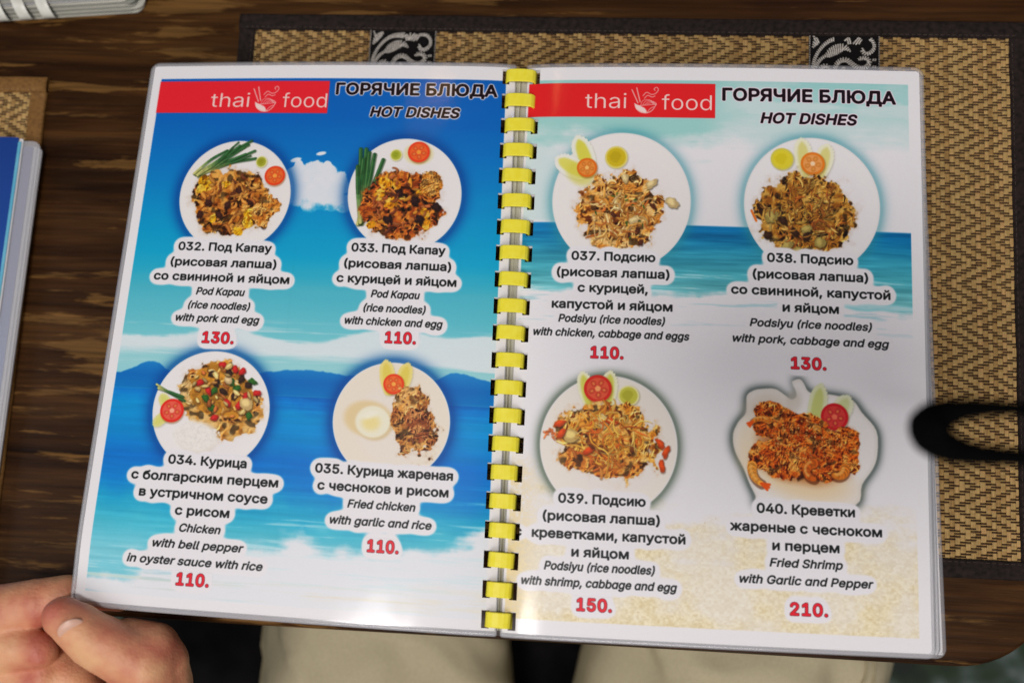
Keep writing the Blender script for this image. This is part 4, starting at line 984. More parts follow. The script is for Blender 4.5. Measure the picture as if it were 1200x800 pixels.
    for x, y, s in ((26, 199, 1), (25, 194, 2), (51, 192, 3), (76, 202, 4), (77, 213, 5), (79, 206, 6), (40, 207, 7)): chunk(pg, x, y, 1.5, 3.0, C(226, 84, 28), s * .6, s, .2)
    pile(pg, ell(21, 199.5, 4, 2), 12, [C(222, 120, 66)], (1, 3), (.8, 1.3), .5, 69, C(120, 50, 20), .2)
    for x, y, s in ((41, 203, 1), (62, 205, 2), (47, 206, 3)): chunk(pg, x, y, 3, 1.8, C(120, 62, 26), s, s, .3)
    pile(pg, ell(50, 200, 21, 14, .15), 60, ns, (5, 12), (.4, .8), 2.2, 66, C(150, 84, 26), .22)
    # dish 040: leaf-shaped dish of shrimps
    pg.poly(LD, C(226, 220, 212), 1, .12)
    ld2 = [(150 + (x - 150) * .965, 199 + (y - 199) * .965) for x, y in LD]
    pg.poly(ld2, C(240, 236, 232), .9, .7)
    pg.over(blur(poly_mask(ld2, pg), 8) * sst(-X + .8 * Y, 20, 62) * 0.0, C(240, 220, 190))
    pg.disc(129, 182, 11, 8, C(206, 192, 172), .6, -.3, 4); pg.disc(143, 178, 4, 6, C(208, 198, 184), .6, .3, 2)
    pg.disc(146, 214, 26, 12, C(236, 196, 130), .5, .25, 5); pg.disc(122, 200, 8, 12, C(238, 214, 170), .5, 0, 4)
    pg.disc(148, 203, 24, 15, C(168, 84, 24), .7, .15, 3.5, .1, 5)
    petal(pg, (152.5, 192), (157, 168), 4.6, C(224, 226, 186), C(196, 202, 120)); petal(pg, (163, 188), (171, 173.5), 5, C(226, 228, 196), C(204, 208, 150))
    tomato(pg, 163.5, 184.5, 6.9, C(196, 34, 44), C(226, 120, 90), 18)
    for x, y, s in ((150, 206, 1), (146, 214, 2), (161, 201, 3), (134, 201, 4), (156, 214, 5), (125, 203, 6)): chunk(pg, x, y, 2.6, 1.6, C(78, 30, 12), s, s, .25)
    P40 = [C(96, 30, 8), C(190, 84, 26), C(226, 126, 46), C(246, 186, 104)]
    for i, (x, y, rx_, ry_, ro) in enumerate(((129, 190, 6, 6, .2), (126, 206, 6, 7, .3), (138, 211, 8, 6, .1), (161, 211, 8, 5, -.2), (170, 196, 6, 7, .2), (133, 184, 9, 5, .2), (140, 192, 10, 6, -.3), (133, 204, 8.5, 7, 0), (152, 190, 8, 6, .2), (150, 198, 9, 5.5, .3), (164, 203, 9, 7, -.4), (160, 196, 7, 5, .5), (152, 208, 6, 5, 0), (171, 206, 5, 7, 0), (143, 187, 6, 4, .5), (143, 203, 7, 6, .2), (153, 204, 8, 5.5, 0))):
        mass(pg, x, y, rx_, ry_, ro, P40, 151 + i * 3, 1.3, 1.2, .3, .5)
    f = ell(149, 197, 20, 11, .2)
    for i, (x, y, R_, a0, a1, w) in enumerate(((127, 194, 7, 5.2, 4.0, 3.4), (130, 212, 8, 3.3, 2.0, 4.6), (153, 212, 3.8, 4.6, 1.6, 4.6), (165, 210.5, 3.4, 6.2, 8.4, 5.0), (150, 193, 4.6, -.4, 2.2, 4.6))):
        shrimp(pg, x, y, R_, a0, a1, w, [C(226, 132, 48), C(236, 156, 66), C(206, 100, 32)][i % 3], 40 + i, i in (0, 1, 5))
    mass(pg, 148, 196, 10, 5, .3, P40, 191, 1.0, 1.0, .5, .55); mass(pg, 133, 204, 6, 4, .3, P40, 193, 1.0, 1.0, .5, .55); mass(pg, 162, 203, 6, 4, -.3, P40, 195, 1.0, 1.0, .5, .55)
    crumbs(pg, f, 260, [C(202, 118, 46), C(214, 150, 84), C(164, 82, 32), C(228, 170, 106)], (.25, .55), 77)
    crumbs(pg, ell(134, 184, 9, 5, .2), 50, [C(196, 104, 40), C(216, 146, 74)], (.25, .5), 78)
    for k in range(3): pg.a[..., k] = blur(pg.a[..., k], .85)
    draw_text(pg, ROWS['R'])
    return pg.a


def page_image(name, a):
    g = a.mean(-1, keepdims=True)
    a = np.clip(g + (a - g) * 1.10, 0, 1); a = np.clip(a + (a - .5) * .05 * (1 - np.abs(2 * a - 1)), 0, 1)
    a = a * (1 + (np.random.default_rng(5).random(a.shape[:2])[..., None] - .5).astype(np.float32) * .035)
    im = bpy.data.images.new(name, IW, IH, alpha=False)
    buf = np.ones((IH, IW, 4), dtype=np.float32)
    buf[..., :3] = np.clip(a[::-1], 0, 1)
    im.pixels.foreach_set(buf.ravel())
    im.update()
    im.pack()
    return im


def page_mat(name, im):
    m, nt, b = newmat(name)
    t = nt.nodes.new("ShaderNodeTexImage"); t.image = im; t.interpolation = 'Cubic'; t.extension = 'EXTEND'
    uv = nt.nodes.new("ShaderNodeUVMap")
    nt.links.new(uv.outputs[0], t.inputs[0])
    nt.links.new(t.outputs[0], b.inputs['Base Color'])
    b.inputs['Roughness'].default_value = .42
    b.inputs['Specular IOR Level'].default_value = .22
    b.inputs['Coat Weight'].default_value = .22
    b.inputs['Coat Roughness'].default_value = .10
    co = coords(nt, (260, 260, 260))
    n = N(nt, "ShaderNodeTexNoise"); n.inputs['Scale'].default_value = 1; n.inputs['Detail'].default_value = 3
    nt.links.new(co, n.inputs['Vector'])
    bump(nt, b, n.outputs['Fac'], .05, .0004)
    n2 = N(nt, "ShaderNodeTexNoise"); n2.inputs['Scale'].default_value = 1; n2.inputs['Detail'].default_value = 2
    nt.links.new(coords(nt, (22, 16, 22)), n2.inputs['Vector'])
    b2 = N(nt, "ShaderNodeBump"); b2.inputs['Strength'].default_value = .35; b2.inputs['Distance'].default_value = .0015
    nt.links.new(n2.outputs['Fac'], b2.inputs['Height']); nt.links.new(b2.outputs[0], b.inputs['Coat Normal'])
    return m

# ------------------------------------------------------------------ the room: floor
def floor_mat():
    m, nt, b = newmat("mossy_mosaic_floor")
    co = coords(nt, (1, 1, 1))
    v = N(nt, "ShaderNodeTexVoronoi"); v.inputs['Scale'].default_value = 13; nt.links.new(co, v.inputs['Vector'])
    n = N(nt, "ShaderNodeTexNoise"); n.inputs['Scale'].default_value = 22; n.inputs['Detail'].default_value = 5; nt.links.new(co, n.inputs['Vector'])
    r = ramp(nt, [(.40, (.006, .014, .007)), (.52, (.020, .042, .014)), (.60, (.05, .08, .06)), (.72, (.22, .27, .26))])
    mx = N(nt, "ShaderNodeMath", operation='MULTIPLY_ADD'); mx.inputs[1].default_value = .14
    nt.links.new(v.outputs['Distance'], mx.inputs[0]); nt.links.new(n.outputs['Fac'], mx.inputs[2])
    nt.links.new(mx.outputs[0], r.inputs[0]); nt.links.new(r.outputs[0], b.inputs['Base Color'])
    b.inputs['Roughness'].default_value = .7
    return m


fl = mesh("floor", [(-3, -3, -.74), (3, -3, -.74), (3, 3, -.74), (-3, 3, -.74)], [(0, 1, 2, 3)], floor_mat())
fl["kind"] = "structure"


# ------------------------------------------------------------------ wooden table
def rounded_rect(x0, y0, x1, y1, r, n=10):
    out = []
    for cx, cy, a0 in ((x1 - r, y1 - r, 0), (x0 + r, y1 - r, 90), (x0 + r, y0 + r, 180), (x1 - r, y0 + r, 270)):
        for k in range(n + 1):
            a = math.radians(a0 + 90 * k / n); out.append((cx + r * math.cos(a), cy + r * math.sin(a)))
    return out


TABLE_X = (-.62, .290); TABLE_Y = (-.1612, .60)
t = empty("wooden_table", (0, 0, -.74))
tag(t, "dark stained wooden table with worn golden streaks and a rounded front corner", "table")
bm = bmesh.new()
prof = [(.0022, 0.0), (.0008, -.0007), (0, -.0022), (0, -.020), (.003, -.024)]
rings = []
for ins, z in prof:
    pts = rounded_rect(TABLE_X[0] + ins, TABLE_Y[0] + ins, TABLE_X[1] - ins, TABLE_Y[1] - ins, .052 - ins, 14)
    rings.append([bm.verts.new((x, y, z + .74)) for x, y in pts])
for i in range(len(rings) - 1):
    k = len(rings[i])
    for j in range(k):
        bm.faces.new((rings[i][j], rings[i][(j + 1) % k], rings[i + 1][(j + 1) % k], rings[i + 1][j]))
bm.faces.new(rings[0]); bm.faces.new(rings[-1][::-1])
bm_obj("table_top", bm, MAT['wood'], t)
leg_me = None
for x in (-.56, .22):
    for y in (-.02, .52):
        if leg_me is None:
            bm = bmesh.new(); box_bm(bm, (0, 0, .358), (.055, .055, .716), .006)
            o = bm_obj("leg", bm, MAT['wood'], t); leg_me = o.data
        else: o = link("leg", leg_me, t)
        o.location = (x, y, 0)


# ------------------------------------------------------------------ straw placemats
def weave_mats():
    m, nt, b = newmat("woven_straw")
    att = nt.nodes.new("ShaderNodeAttribute"); att.attribute_name = "tone"
    r = ramp(nt, [(0, (.32, .18, .055)), (.35, (.42, .25, .080)), (.7, (.51, .335, .120)), (1, (.54, .315, .115))])
    nt.links.new(att.outputs['Fac'], r.inputs[0])
    co = coords(nt, (1500, 120, 1500))
    n = N(nt, "ShaderNodeTexNoise"); n.inputs['Scale'].default_value = 1; n.inputs['Detail'].default_value = 3; nt.links.new(co, n.inputs['Vector'])
    rr = ramp(nt, [(.3, (.72, .72, .70)), (.7, (1.12, 1.12, 1.12))]); nt.links.new(n.outputs['Fac'], rr.inputs[0])
    c = mixc(nt, 1.0, r.outputs[0], rr.outputs[0], 'MULTIPLY')
    nt.links.new(c, b.inputs['Base Color'])
    b.inputs['Roughness'].default_value = .5; b.inputs['Specular IOR Level'].default_value = .35
    bump(nt, b, n.outputs['Fac'], .3, .0002)
    return m


MAT['straw'] = weave_mats()
PITCH_X, PITCH_Y = .00252, .00147


def build_weave(x0, y0, x1, y1, seed=1):
    """straw columns that dip under dark threads in a zigzag twill"""
    r = random.Random(seed)
    nx = int((x1 - x0) / PITCH_X); ny = int((y1 - y0) / PITCH_Y)
    tri = []; s = 0; d = 1; run = 0; L = 9
    for j in range(ny):
        tri.append(s); s += d; run += 1
        if run >= L: run = 0; d = -d; L = r.choice((8, 9, 9, 8))
    V = []; F = []; T = []; V2 = []; F2 = []
    flips = []; f = 1; c = 0
    ph = 0
    for i in range(nx):
        flips.append(ph); ph += 1
        if r.random() < .02: ph += 1
    x = x0
    ws = [r.uniform(.88, 1.1) for _ in range(nx)]; kk = (x1 - x0) / sum(ws); ws = [w * kk for w in ws]
    XS = [x0]
    for w in ws: XS.append(XS[-1] + w)
    for i in range(nx):
        w = ws[i]
        tone = r.random(); hh = r.uniform(0, .00022); base = len(V)
        j_off = r.uniform(-.0002, .0002)
        rows = 0
        for j in range(ny):
            y = y0 + j * PITCH_Y + j_off
            under = (flips[i] - tri[j]) % 4 in (0, 1)
            z = .00105 + hh
            zz = (z - .0006) if under else z
            seg_t = min(1, max(0, tone + r.uniform(-.22, .22)))
            for yy, q in ((y + .00036, zz), (y + PITCH_Y - .00036, z if not under else z - .0001)):
                g = w * .008
                V += [(x + g, yy, q - .00028), (x + w * .25, yy, q + .00004), (x + w * .75, yy, q), (x + w - g, yy, q - .00028)]
                T += [seg_t] * 4; rows += 1
        for k in range(rows - 1):
            a = base + k * 4
            for e in range(3): F.append((a + e, a + e + 1, a + e + 5, a + e + 4))
        x += w
    nxx = nx
    # threads: runs of two columns
    for j in range(ny):
        y = y0 + j * PITCH_Y + .00036
        i = 0
        while i < nxx:
            if (flips[i] - tri[j]) % 4 in (0, 1):
                k = i
                while k + 1 < nxx and (flips[k + 1] - tri[j]) % 4 in (0, 1) and k - i < 3: k += 1
                xa = XS[i] - .0003 + r.uniform(-.0003, .0003); xb = XS[k + 1] + .0003 + r.uniform(-.0003, .0003)
                xa = max(xa, x0); xb = min(xb, x1)
                b0 = len(V2); h = .00040; yo = r.uniform(-.0001, .0001)
                for xx, z in ((xa, .0008), (xa + .0006, .00128), ((xa + xb) / 2, .0014), (xb - .0006, .00128), (xb, .0008)):
                    V2 += [(xx, y - h + yo, z - .0003), (xx, y + yo, z + .00012), (xx, y + h + yo, z - .0003)]
                for q in range(4):
                    a = b0 + q * 3
                    F2 += [(a, a + 3, a + 4, a + 1), (a + 1, a + 4, a + 5, a + 2)]
                i = k + 1
            else: i += 1
    me = bpy.data.meshes.new("straw_weave"); me.from_pydata(V, [], F)
    at_ = me.attributes.new("tone", 'FLOAT', 'POINT'); at_.data.foreach_set("value", np.array(T, dtype=np.float32))
    me.materials.append(MAT['straw']); me.update()
    me2 = bpy.data.meshes.new("weft_thread"); me2.from_pydata(V2, [], F2); me2.materials.append(MAT['thread_dark']); me2.update()
    return me, me2


MX0, MX1, MY0, MY1 = -.1706, .2805, -.1160, .1903     # outer edges of the 45 x 30 cm mat
BW = .0100


def border_strip(name, x0, y0, x1, y1, mat, parent, seed):
    """a folded cloth binding: low rounded strip, slightly uneven, with a stitch line"""
    r = random.Random(seed); horiz = (x1 - x0) > (y1 - y0)
    L = (x1 - x0) if horiz else (y1 - y0); wv = (y1 - y0) if horiz else (x1 - x0)
    n = int(L / .004); prof = [(-.5, .0002), (-.47, .0016), (-.40, .0023), (-.1, .0026), (.2, .0026), (.40, .0022), (.46, .0021), (.50, .0016), (.505, .0002)]
    V = []; F = []
    for i in range(n + 1):
        s = i / n * L; wob = mnoise.noise(Vector((s * 60, seed * 3.1, 0))) * .0004
        for q, z in prof:
            zz = z + mnoise.noise(Vector((s * 120, q * 3, seed))) * .0003 * (z > .001)
            a = s; bq = q * wv + wob
            if horiz: V.append((x0 + a, (y0 + y1) / 2 + bq, zz))
            else: V.append(((x0 + x1) / 2 + bq, y0 + a, zz))
    k = len(prof)
    for i in range(n):
        for j in range(k - 1): F.append((i * k + j, (i + 1) * k + j, (i + 1) * k + j + 1, i * k + j + 1))
    F.append(tuple(range(k))[::-1]); F.append(tuple(n * k + j for j in range(k)))
    return mesh(name, V, F, mat, parent, smooth=True)


def make_placemat(label, cloth, stitch, weave, x_off=0.0, y_off=0.0, group=None):
    p = empty("straw_placemat", (x_off, y_off, .0004))
    tag(p, label, "placemat", group)
    w = link("straw_weave", weave[0], p); w["kind"] = "stuff"
    w2 = link("weft_thread", weave[1], p); w2["kind"] = "stuff"
    border_strip("cloth_border", MX0, MY1 - BW, MX1, MY1, cloth, p, 1)
    border_strip("cloth_border", MX0, MY0, MX1, MY0 + BW, cloth, p, 2)
    border_strip("cloth_border", MX0, MY0 + BW, MX0 + BW, MY1 - BW, cloth, p, 3)
    border_strip("cloth_border", MX1 - BW, MY0 + BW, MX1, MY1 - BW, cloth, p, 4)
    V = []; F = []
    def dash(x, y, dx, dy):
        k = len(V); z0 = .00235
        nx_, ny_ = (-dy, dx); l = math.hypot(nx_, ny_); nx_, ny_ = nx_ / l * .00018, ny_ / l * .00018
        V.extend([(x - nx_, y - ny_, z0), (x, y, z0 + .00022), (x + nx_, y + ny_, z0), (x + dx - nx_, y + dy - ny_, z0), (x + dx, y + dy, z0 + .00022), (x + dx + nx_, y + dy + ny_, z0)])
        F.extend([(k, k + 3, k + 4, k + 1), (k + 1, k + 4, k + 5, k + 2)])
    x = MX0 + .004
    while x < MX1 - .006:
        for y in (MY1 - BW + .0016, MY0 + BW - .0016): dash(x, y, .0020, 0)
        x += .0032
    y = MY0 + BW
    while y < MY1 - BW - .003:
        for x in (MX0 + BW - .0016, MX1 - BW + .0016): dash(x, y, 0, .0020)
        y += .0032
    st = mesh("border_stitching", V, F, stitch, p); st["kind"] = "stuff"
    # mesh backing so that no table shows between the straws
    bm = bmesh.new(); box_bm(bm, ((MX0 + MX1) / 2, (MY0 + MY1) / 2, .00035), (MX1 - MX0 - .002, MY1 - MY0 - .002, .0005))
    bm_obj("backing_cloth", bm, MAT['thread_dark'], p)
    return p


weave = build_weave(MX0 + BW - .001, MY0 + BW - .001, MX1 - BW + .001, MY1 - BW + .001)
mat_main = make_placemat("woven straw placemat with dark brown cloth border and two patterned bands, under the open menu", MAT['cloth_dark'], noisy_mat("brown_stitching", (.05, .034, .026), (.09, .062, .046), 800, .8), weave)

# patterned bands of silver embroidery on black ribbon
MAT['ribbon'] = noisy_mat("black_ribbon", (.003, .0025, .0025), (.007, .0055, .005), 1500, .8, spec=.15)
MAT['silver'] = noisy_mat("silver_thread", (.50, .45, .39), (.78, .73, .65), 900, .4)


def embroidery(parent, xc, ytop, length, seed):
    """swirls and leaves laid out in sixths of a pixel on the close-up, 2.08 mm per 25 units"""
    k = .0390 / 470.0
    r = random.Random(seed)
    V = []; F = []
    def thread(a, b, w, z=.0021):
        a = Vector(a); b = Vector(b); d = (b - a)
        if d.length < 1e-6: return
        n = Vector((-d.y, d.x)).normalized() * w / 2; m = (a + b) / 2; s = len(V)
        for p, zz in ((a, z), (m, z + .00028), (b, z)):
            V.extend([(p.x - n.x, p.y - n.y, zz), (p.x, p.y, zz + .00012), (p.x + n.x, p.y + n.y, zz)])
        for q in range(2):
            for e in range(2): F.append((s + q * 3 + e, s + q * 3 + e + 1, s + (q + 1) * 3 + e + 1, s + (q + 1) * 3 + e))
    motif = [
        ([(112, 150), (130, 115), (160, 85), (185, 62)], [14, 44, 40, 8], 55),
        ([(112, 300), (122, 240), (150, 180), (195, 125), (250, 92), (320, 88), (345, 100)], [26, 24, 22, 24, 30, 44, 20], 40),
        ([(195, 215), (225, 190), (270, 165), (320, 152), (362, 178)], [14, 62, 74, 50, 8], 60),
        ([(130, 290), (155, 245), (195, 210)], [26, 26, 20], 30),
        ([(345, 110), (375, 95), (410, 105), (440, 112)], [36, 62, 60, 18], 70),
        ([(440, 82), (480, 82), (510, 105), (520, 145), (500, 180), (465, 195), (440, 170), (452, 150)], [22, 26, 24, 22, 26, 30, 26, 14], 35),
        ([(255, 330), (262, 285), (290, 248), (335, 240), (375, 270), (420, 296), (465, 288), (488, 255), (468, 226), (430, 226), (410, 240)], [18, 30, 34, 36, 34, 34, 34, 30, 30, 26, 8], 40),
        ([(150, 330), (170, 295), (205, 285), (230, 320)], [10, 34, 34, 10], 50),
        ([(300, 340), (315, 290), (325, 320)], [10, 18, 10], 30),
        ([(512, 236), (528, 236)], [16, 16], 80), ([(512, 284), (528, 286)], [14, 14], 80),
        ([(112, 62), (125, 95)], [10, 16], 60), ([(112, 345), (150, 375), (210, 390)], [20, 28, 14], 40),
        ([(260, 360), (300, 395), (360, 400), (420, 370), (470, 350), (520, 365)], [12, 26, 34, 34, 26, 8], 50),
    ]
    per = .0330; reps = int(length / per) + 1
    for rep in range(reps):
        oy = ytop - rep * per
        for pts, ws, ang in motif:
            sp = smooth_line([(x, -y) for x, y in pts], 4); nsp = len(sp)
            wl = np.interp(np.linspace(0, 1, nsp), np.linspace(0, 1, len(ws)), ws)
            acc = 0
            for i in range(nsp - 1):
                a = Vector(sp[i]); b = Vector(sp[i + 1]); L = (b - a).length; t = 0
                while acc < L:
                    p = a + (b - a) * (acc / L); w = wl[i] + (wl[i + 1] - wl[i]) * acc / L
                    d = (b - a).normalized(); q = Vector((d.x * .35 - d.y, d.y * .35 + d.x)).normalized() * w / 2
                    P0 = (p - q); P1 = (p + q)
                    A = (xc + (P0.x - 320) * k, oy + (P0.y + 62) * k); B = (xc + (P1.x - 320) * k, oy + (P1.y + 62) * k)
                    if min(A[1], B[1]) > MY0 + BW and max(A[1], B[1]) < MY1 - BW - .0002: thread(A, B, 8.6 * k)
                    acc += 14.5
                acc -= L
    # selvedge stitches
    y = MY0 + BW
    while y < MY1 - BW:
        for sx in (-1, 1): thread((xc + sx * .0192 - .0002, y), (xc + sx * .0192 + .0004, y + .0005), .0004, .0019)
        y += .0011
    return mesh("embroidery", V, F, MAT['silver'], parent)


for xc in (-.0720, .1805):
    bm = bmesh.new(); box_bm(bm, (xc, (MY0 + MY1) / 2, .0014), (.0390, MY1 - MY0 - 2 * BW + .0006, .0012), .0002, 1)
    band = bm_obj("patterned_band", bm, MAT['ribbon'], mat_main)
    embroidery(band, xc, MY1 - BW - .0004 + (.0 if xc < 0 else .0012), MY1 - MY0 - .02, 3)

# the second mat lies to the left; its border is golden brown
mat_left = make_placemat("woven straw placemat with golden brown cloth border, at the left under the blue menu", MAT['cloth_gold'], noisy_mat("tan_stitching", (.30, .16, .05), (.42, .25, .09), 800, .8), weave, -.2850 - MX1, .1490 - MY1)


# ------------------------------------------------------------------ the open menu
CORN = {'L': [(-.2079, .1462, .0262), (-.0028, .1474, .0305), (-.2076, -.1450, .0598), (.0022, -.1495, .0508)],
        'R': [(.0040, .1474, .0302), (.2119, .1475, .0318), (.0050, -.1499, .0508), (.2137, -.1503, .0360)]}


def surf(page, um, vm, lift=0.0, sx=0.0):
    """point of the page's surface, um mm from its left edge and vm mm below its top edge"""
    c = [Vector(q) for q in CORN[page]]
    um += sx * vm / PH * min(max(um / PW, 0), 1.05)
    u = um / PW; v = vm / PH
    P = c[0] * ((1 - u) * (1 - v)) + c[1] * (u * (1 - v)) + c[2] * ((1 - u) * v) + c[3] * (u * v)
    s = min(max((1 - u) if page == 'L' else u, 0), 1)
    P.z += .0022 * math.sin(math.pi * s) - .0022 * math.exp(-s / .04) + lift
    if page == 'L':   # the corner that the thumb bends
        d = math.hypot(um, vm - 297); P.z -= .0030 * math.exp(-(d / 22) ** 2)
    return P


RINGS = 21
RING_V = [5.5 + k * (286.0 / 20) for k in range(RINGS)]


def grid_lines(a, b, step, extra):
    xs = set(round(x, 3) for x in np.linspace(a, b, int((b - a) / step) + 1)) | set(round(e, 3) for e in extra)
    out = sorted(xs); res = [out[0]]
    for x in out[1:]:
        if x - res[-1] > .3 or x in [round(e, 3) for e in extra]:
            if x - res[-1] < .3 and res[-1] not in [round(e, 3) for e in extra]: res.pop()
            if not res or x > res[-1]: res.append(x)
    return res


SLOT_H = 4.35


def page_sheet(page, image_material, parent, shift=(0, 0), lift=0.0, name="page", grow=0.0):
    s0, s1 = (PW - 7.0, PW - 3.2) if page == 'L' else (3.2, 7.0)
    ws_ = grow
    s0 -= ws_; s1 += ws_
    us = grid_lines(0, PW, 7, [0, PW, s0, s1] + ([PW - q for q in (1.5, 9, 11, 13, 16, 19, 22, 26, 30, 35)] if page == 'L' else [1.5, 9, 11, 13, 16, 19, 22, 26, 30, 35])); ev = [0, PH]
    for rv in RING_V: ev += [rv - SLOT_H, rv + SLOT_H]
    vs = grid_lines(0, PH, 7, ev)
    V = []; UV = []; F = []
    for v in vs:
        for u in us:
            V.append(surf(page, u + shift[0] * u / PW, v + shift[1], lift)); UV.append((u / PW, 1 - v / PH))
    n = len(us)
    for j in range(len(vs) - 1):
        vm = (vs[j] + vs[j + 1]) / 2
        slotrow = any(abs(vm - rv) < SLOT_H for rv in RING_V)
        for i in range(n - 1):
            um = (us[i] + us[i + 1]) / 2
            if slotrow and s0 < um < s1: continue
            F.append((j * n + i, (j + 1) * n + i, (j + 1) * n + i + 1, j * n + i + 1))
    o = mesh(name, V, F, image_material, parent, smooth=True, uvs=UV)
    return o


def laminate_rim(page, parent, shift=(0, 0), lift=0.0, m=2.4):
    """the clear plastic margin round the paper, with rounded outer corners"""
    R = 5.0
    x0, y0, x1, y1 = -m, -m, PW + m, PH + m
    if page == 'L': x1 = PW + .6
    else: x0 = -.6
    out = []; inn = []
    def corner(cx, cy, a0, r):
        for k in range(7):
            a = math.radians(a0 + 90 * k / 6); out.append((cx + r * math.cos(a), cy + r * math.sin(a)))
            inn.append((min(max(cx + (r - 1) * math.cos(a) * .0 + math.cos(a) * (r - m) if r > m else cx, 0), PW), min(max(cy + math.sin(a) * (r - m) if r > m else cy, 0), PH)))
    def side(ax, ay, bx, by):
        for k in range(1, 24):
            t = k / 24; x = ax + (bx - ax) * t; y = ay + (by - ay) * t
            out.append((x, y)); inn.append((min(max(x, 0), PW), min(max(y, 0), PH)))
    rl = 1.2 if page == 'R' else R; rr_ = 1.2 if page == 'L' else R
    corner(x1 - rr_, y1 - rr_, 0, rr_); side(x1 - rr_, y1, x0 + rl, y1)
    corner(x0 + rl, y1 - rl, 90, rl); side(x0, y1 - rl, x0, y0 + rl)
    corner(x0 + rl, y0 + rl, 180, rl); side(x0 + rl, y0, x1 - rr_, y0)
    corner(x1 - rr_, y0 + rr_, 270, rr_); side(x1, y0 + rr_, x1, y1 - rr_)
    V = []; F = []; n = len(out)
    for (ox, oy), (ix, iy) in zip(out, inn):
        mx, my = (ox + ix) / 2, (oy + iy) / 2
        V.append(surf(page, ix + shift[0], iy + shift[1], lift + .00016)); V.append(surf(page, mx + shift[0], my + shift[1], lift + .00008))
        V.append(surf(page, ox + shift[0], oy + shift[1], lift - .0001)); V.append(surf(page, ox + shift[0], oy + shift[1], lift - .00045))
    for k in range(n):
        a, b = k * 4, ((k + 1) % n) * 4
        for e in range(3): F.append((a + e, b + e, b + e + 1, a + e + 1))
    return mesh("clear_edge", V, F, MAT['laminate'], parent, smooth=True)


menu = empty("open_menu", (0, 0, 0))
tag(menu, "open comb-bound picture menu of hot dishes held over the table, yellow rings", "menu")
art_L = page_image("left_page_print", paint_left()); art_R = page_image("right_page_print", paint_right())
mat_L = page_mat("printed_left_page", art_L); mat_R = page_mat("printed_right_page", art_R)
page_L = page_sheet('L', mat_L, menu); page_R = page_sheet('R', mat_R, menu)
page_L["label"] = "left page with blue sky and sea, four plated dishes"
page_R["label"] = "right page with pale sky and sand, four plated dishes"
laminate_rim('L', page_L); laminate_rim('R', page_R)


def patch(name, label, page, parent, mat, poly=None, ellipse=None, rect=None, lift=.00007):
    """a printed piece of the page: its own surface just above the sheet, same print"""
    V = []; UV = []; F = []
    if rect: x0, y0, x1, y1 = rect; poly = [(x0, y0), (x1, y0), (x1, y1), (x0, y1)]
    if ellipse:
        cx, cy, rx, ry, cut = ellipse
        poly = [(cx + rx * math.cos(a), min(cy + ry * math.sin(a), cut)) for a in np.linspace(0, 2 * math.pi, 96, endpoint=False)]
    ylo = min(p[1] for p in poly) + .01; yhi = max(p[1] for p in poly) - .01
    nrow = max(2, int((yhi - ylo) / (1.2 if not rect else 3.0)))
    rows = []
    for j in range(nrow + 1):
        y = ylo + (yhi - ylo) * j / nrow; xs = []
        for i in range(len(poly)):
            (xa, ya), (xb, yb) = poly[i], poly[(i + 1) % len(poly)]
            if (ya > y) != (yb > y): xs.append(xa + (y - ya) / (yb - ya) * (xb - xa))
        xs.sort(); rows.append((y, list(zip(xs[::2], xs[1::2]))))
    def strip(y0, a0, b0, y1, a1, b1):
        n = max(1, int(max(b0 - a0, b1 - a1) / 3.0)); k = len(V)
        for y, a, b_ in ((y0, a0, b0), (y1, a1, b1)):
            for i in range(n + 1):
                u = a + (b_ - a) * i / n; V.append(surf(page, u, y, lift)); UV.append((u / PW, 1 - y / PH))
        for i in range(n): F.append((k + i, k + n + 1 + i, k + n + 2 + i, k + i + 1))
    for (y0, r0), (y1, r1) in zip(rows[:-1], rows[1:]):
        if len(r0) == len(r1):
            for (a0, b0), (a1, b1) in zip(r0, r1): strip(y0, a0, b0, y1, a1, b1)
        elif len(r0) == 1:
            for a1, b1 in r1: strip(y0, a1, b1, y1, a1, b1)
        elif len(r1) == 1:
            for a0, b0 in r0: strip(y0, a0, b0, y1, a0, b0)
    o = mesh(name, V, F, mat, parent, smooth=True, uvs=UV)
    if label: o["label"] = label
    return o


DISH = {'L': ["plate of noodles with pork, spring onion and tomato, numbered 032", "plate of noodles with chicken and egg, numbered 033", "plate of chicken with bell pepper and rice, numbered 034", "plate of fried chicken with garlic and rice, numbered 035"],
        'R': ["plate of noodles with chicken and cabbage, numbered 037", "plate of noodles with pork and cabbage, numbered 038", "plate of noodles with shrimp, numbered 039"]}
CUT = {'L': (104.6, 102.5, 220.0, 219.5), 'R': (102.2, 100.0, 227.5)}
for pgk, par, mt in (('L', page_L, mat_L), ('R', page_R, mat_R)):
    for (cx, cy, rx, ry), lab, cut in zip(PLATES[pgk], DISH[pgk], CUT[pgk]):
        patch("dish_picture", lab, pgk, par, mt, ellipse=(cx, cy, rx, ry, cut))
    patch("logo_banner", "red banner with white thai food lettering and bowl mark", pgk, par, mt, rect=(4.8, 9.7, 105.0, 29.1) if pgk == 'L' else (1.5, 9.5, 102.0, 28.5))
patch("dish_picture", "leaf-shaped dish of fried shrimp, numbered 040", 'R', page_R, mat_R, poly=[(x, min(y, 227.0)) for x, y in smooth_poly(LEAF_DISH, 3)])
patch("page_heading", "heading HOT DISHES in black", 'L', page_L, mat_L, rect=(107.5, 10.0, 202.5, 32.8))
patch("page_heading", "heading HOT DISHES in black", 'R', page_R, mat_R, rect=(104.5, 10.5, 199.0, 32.8))
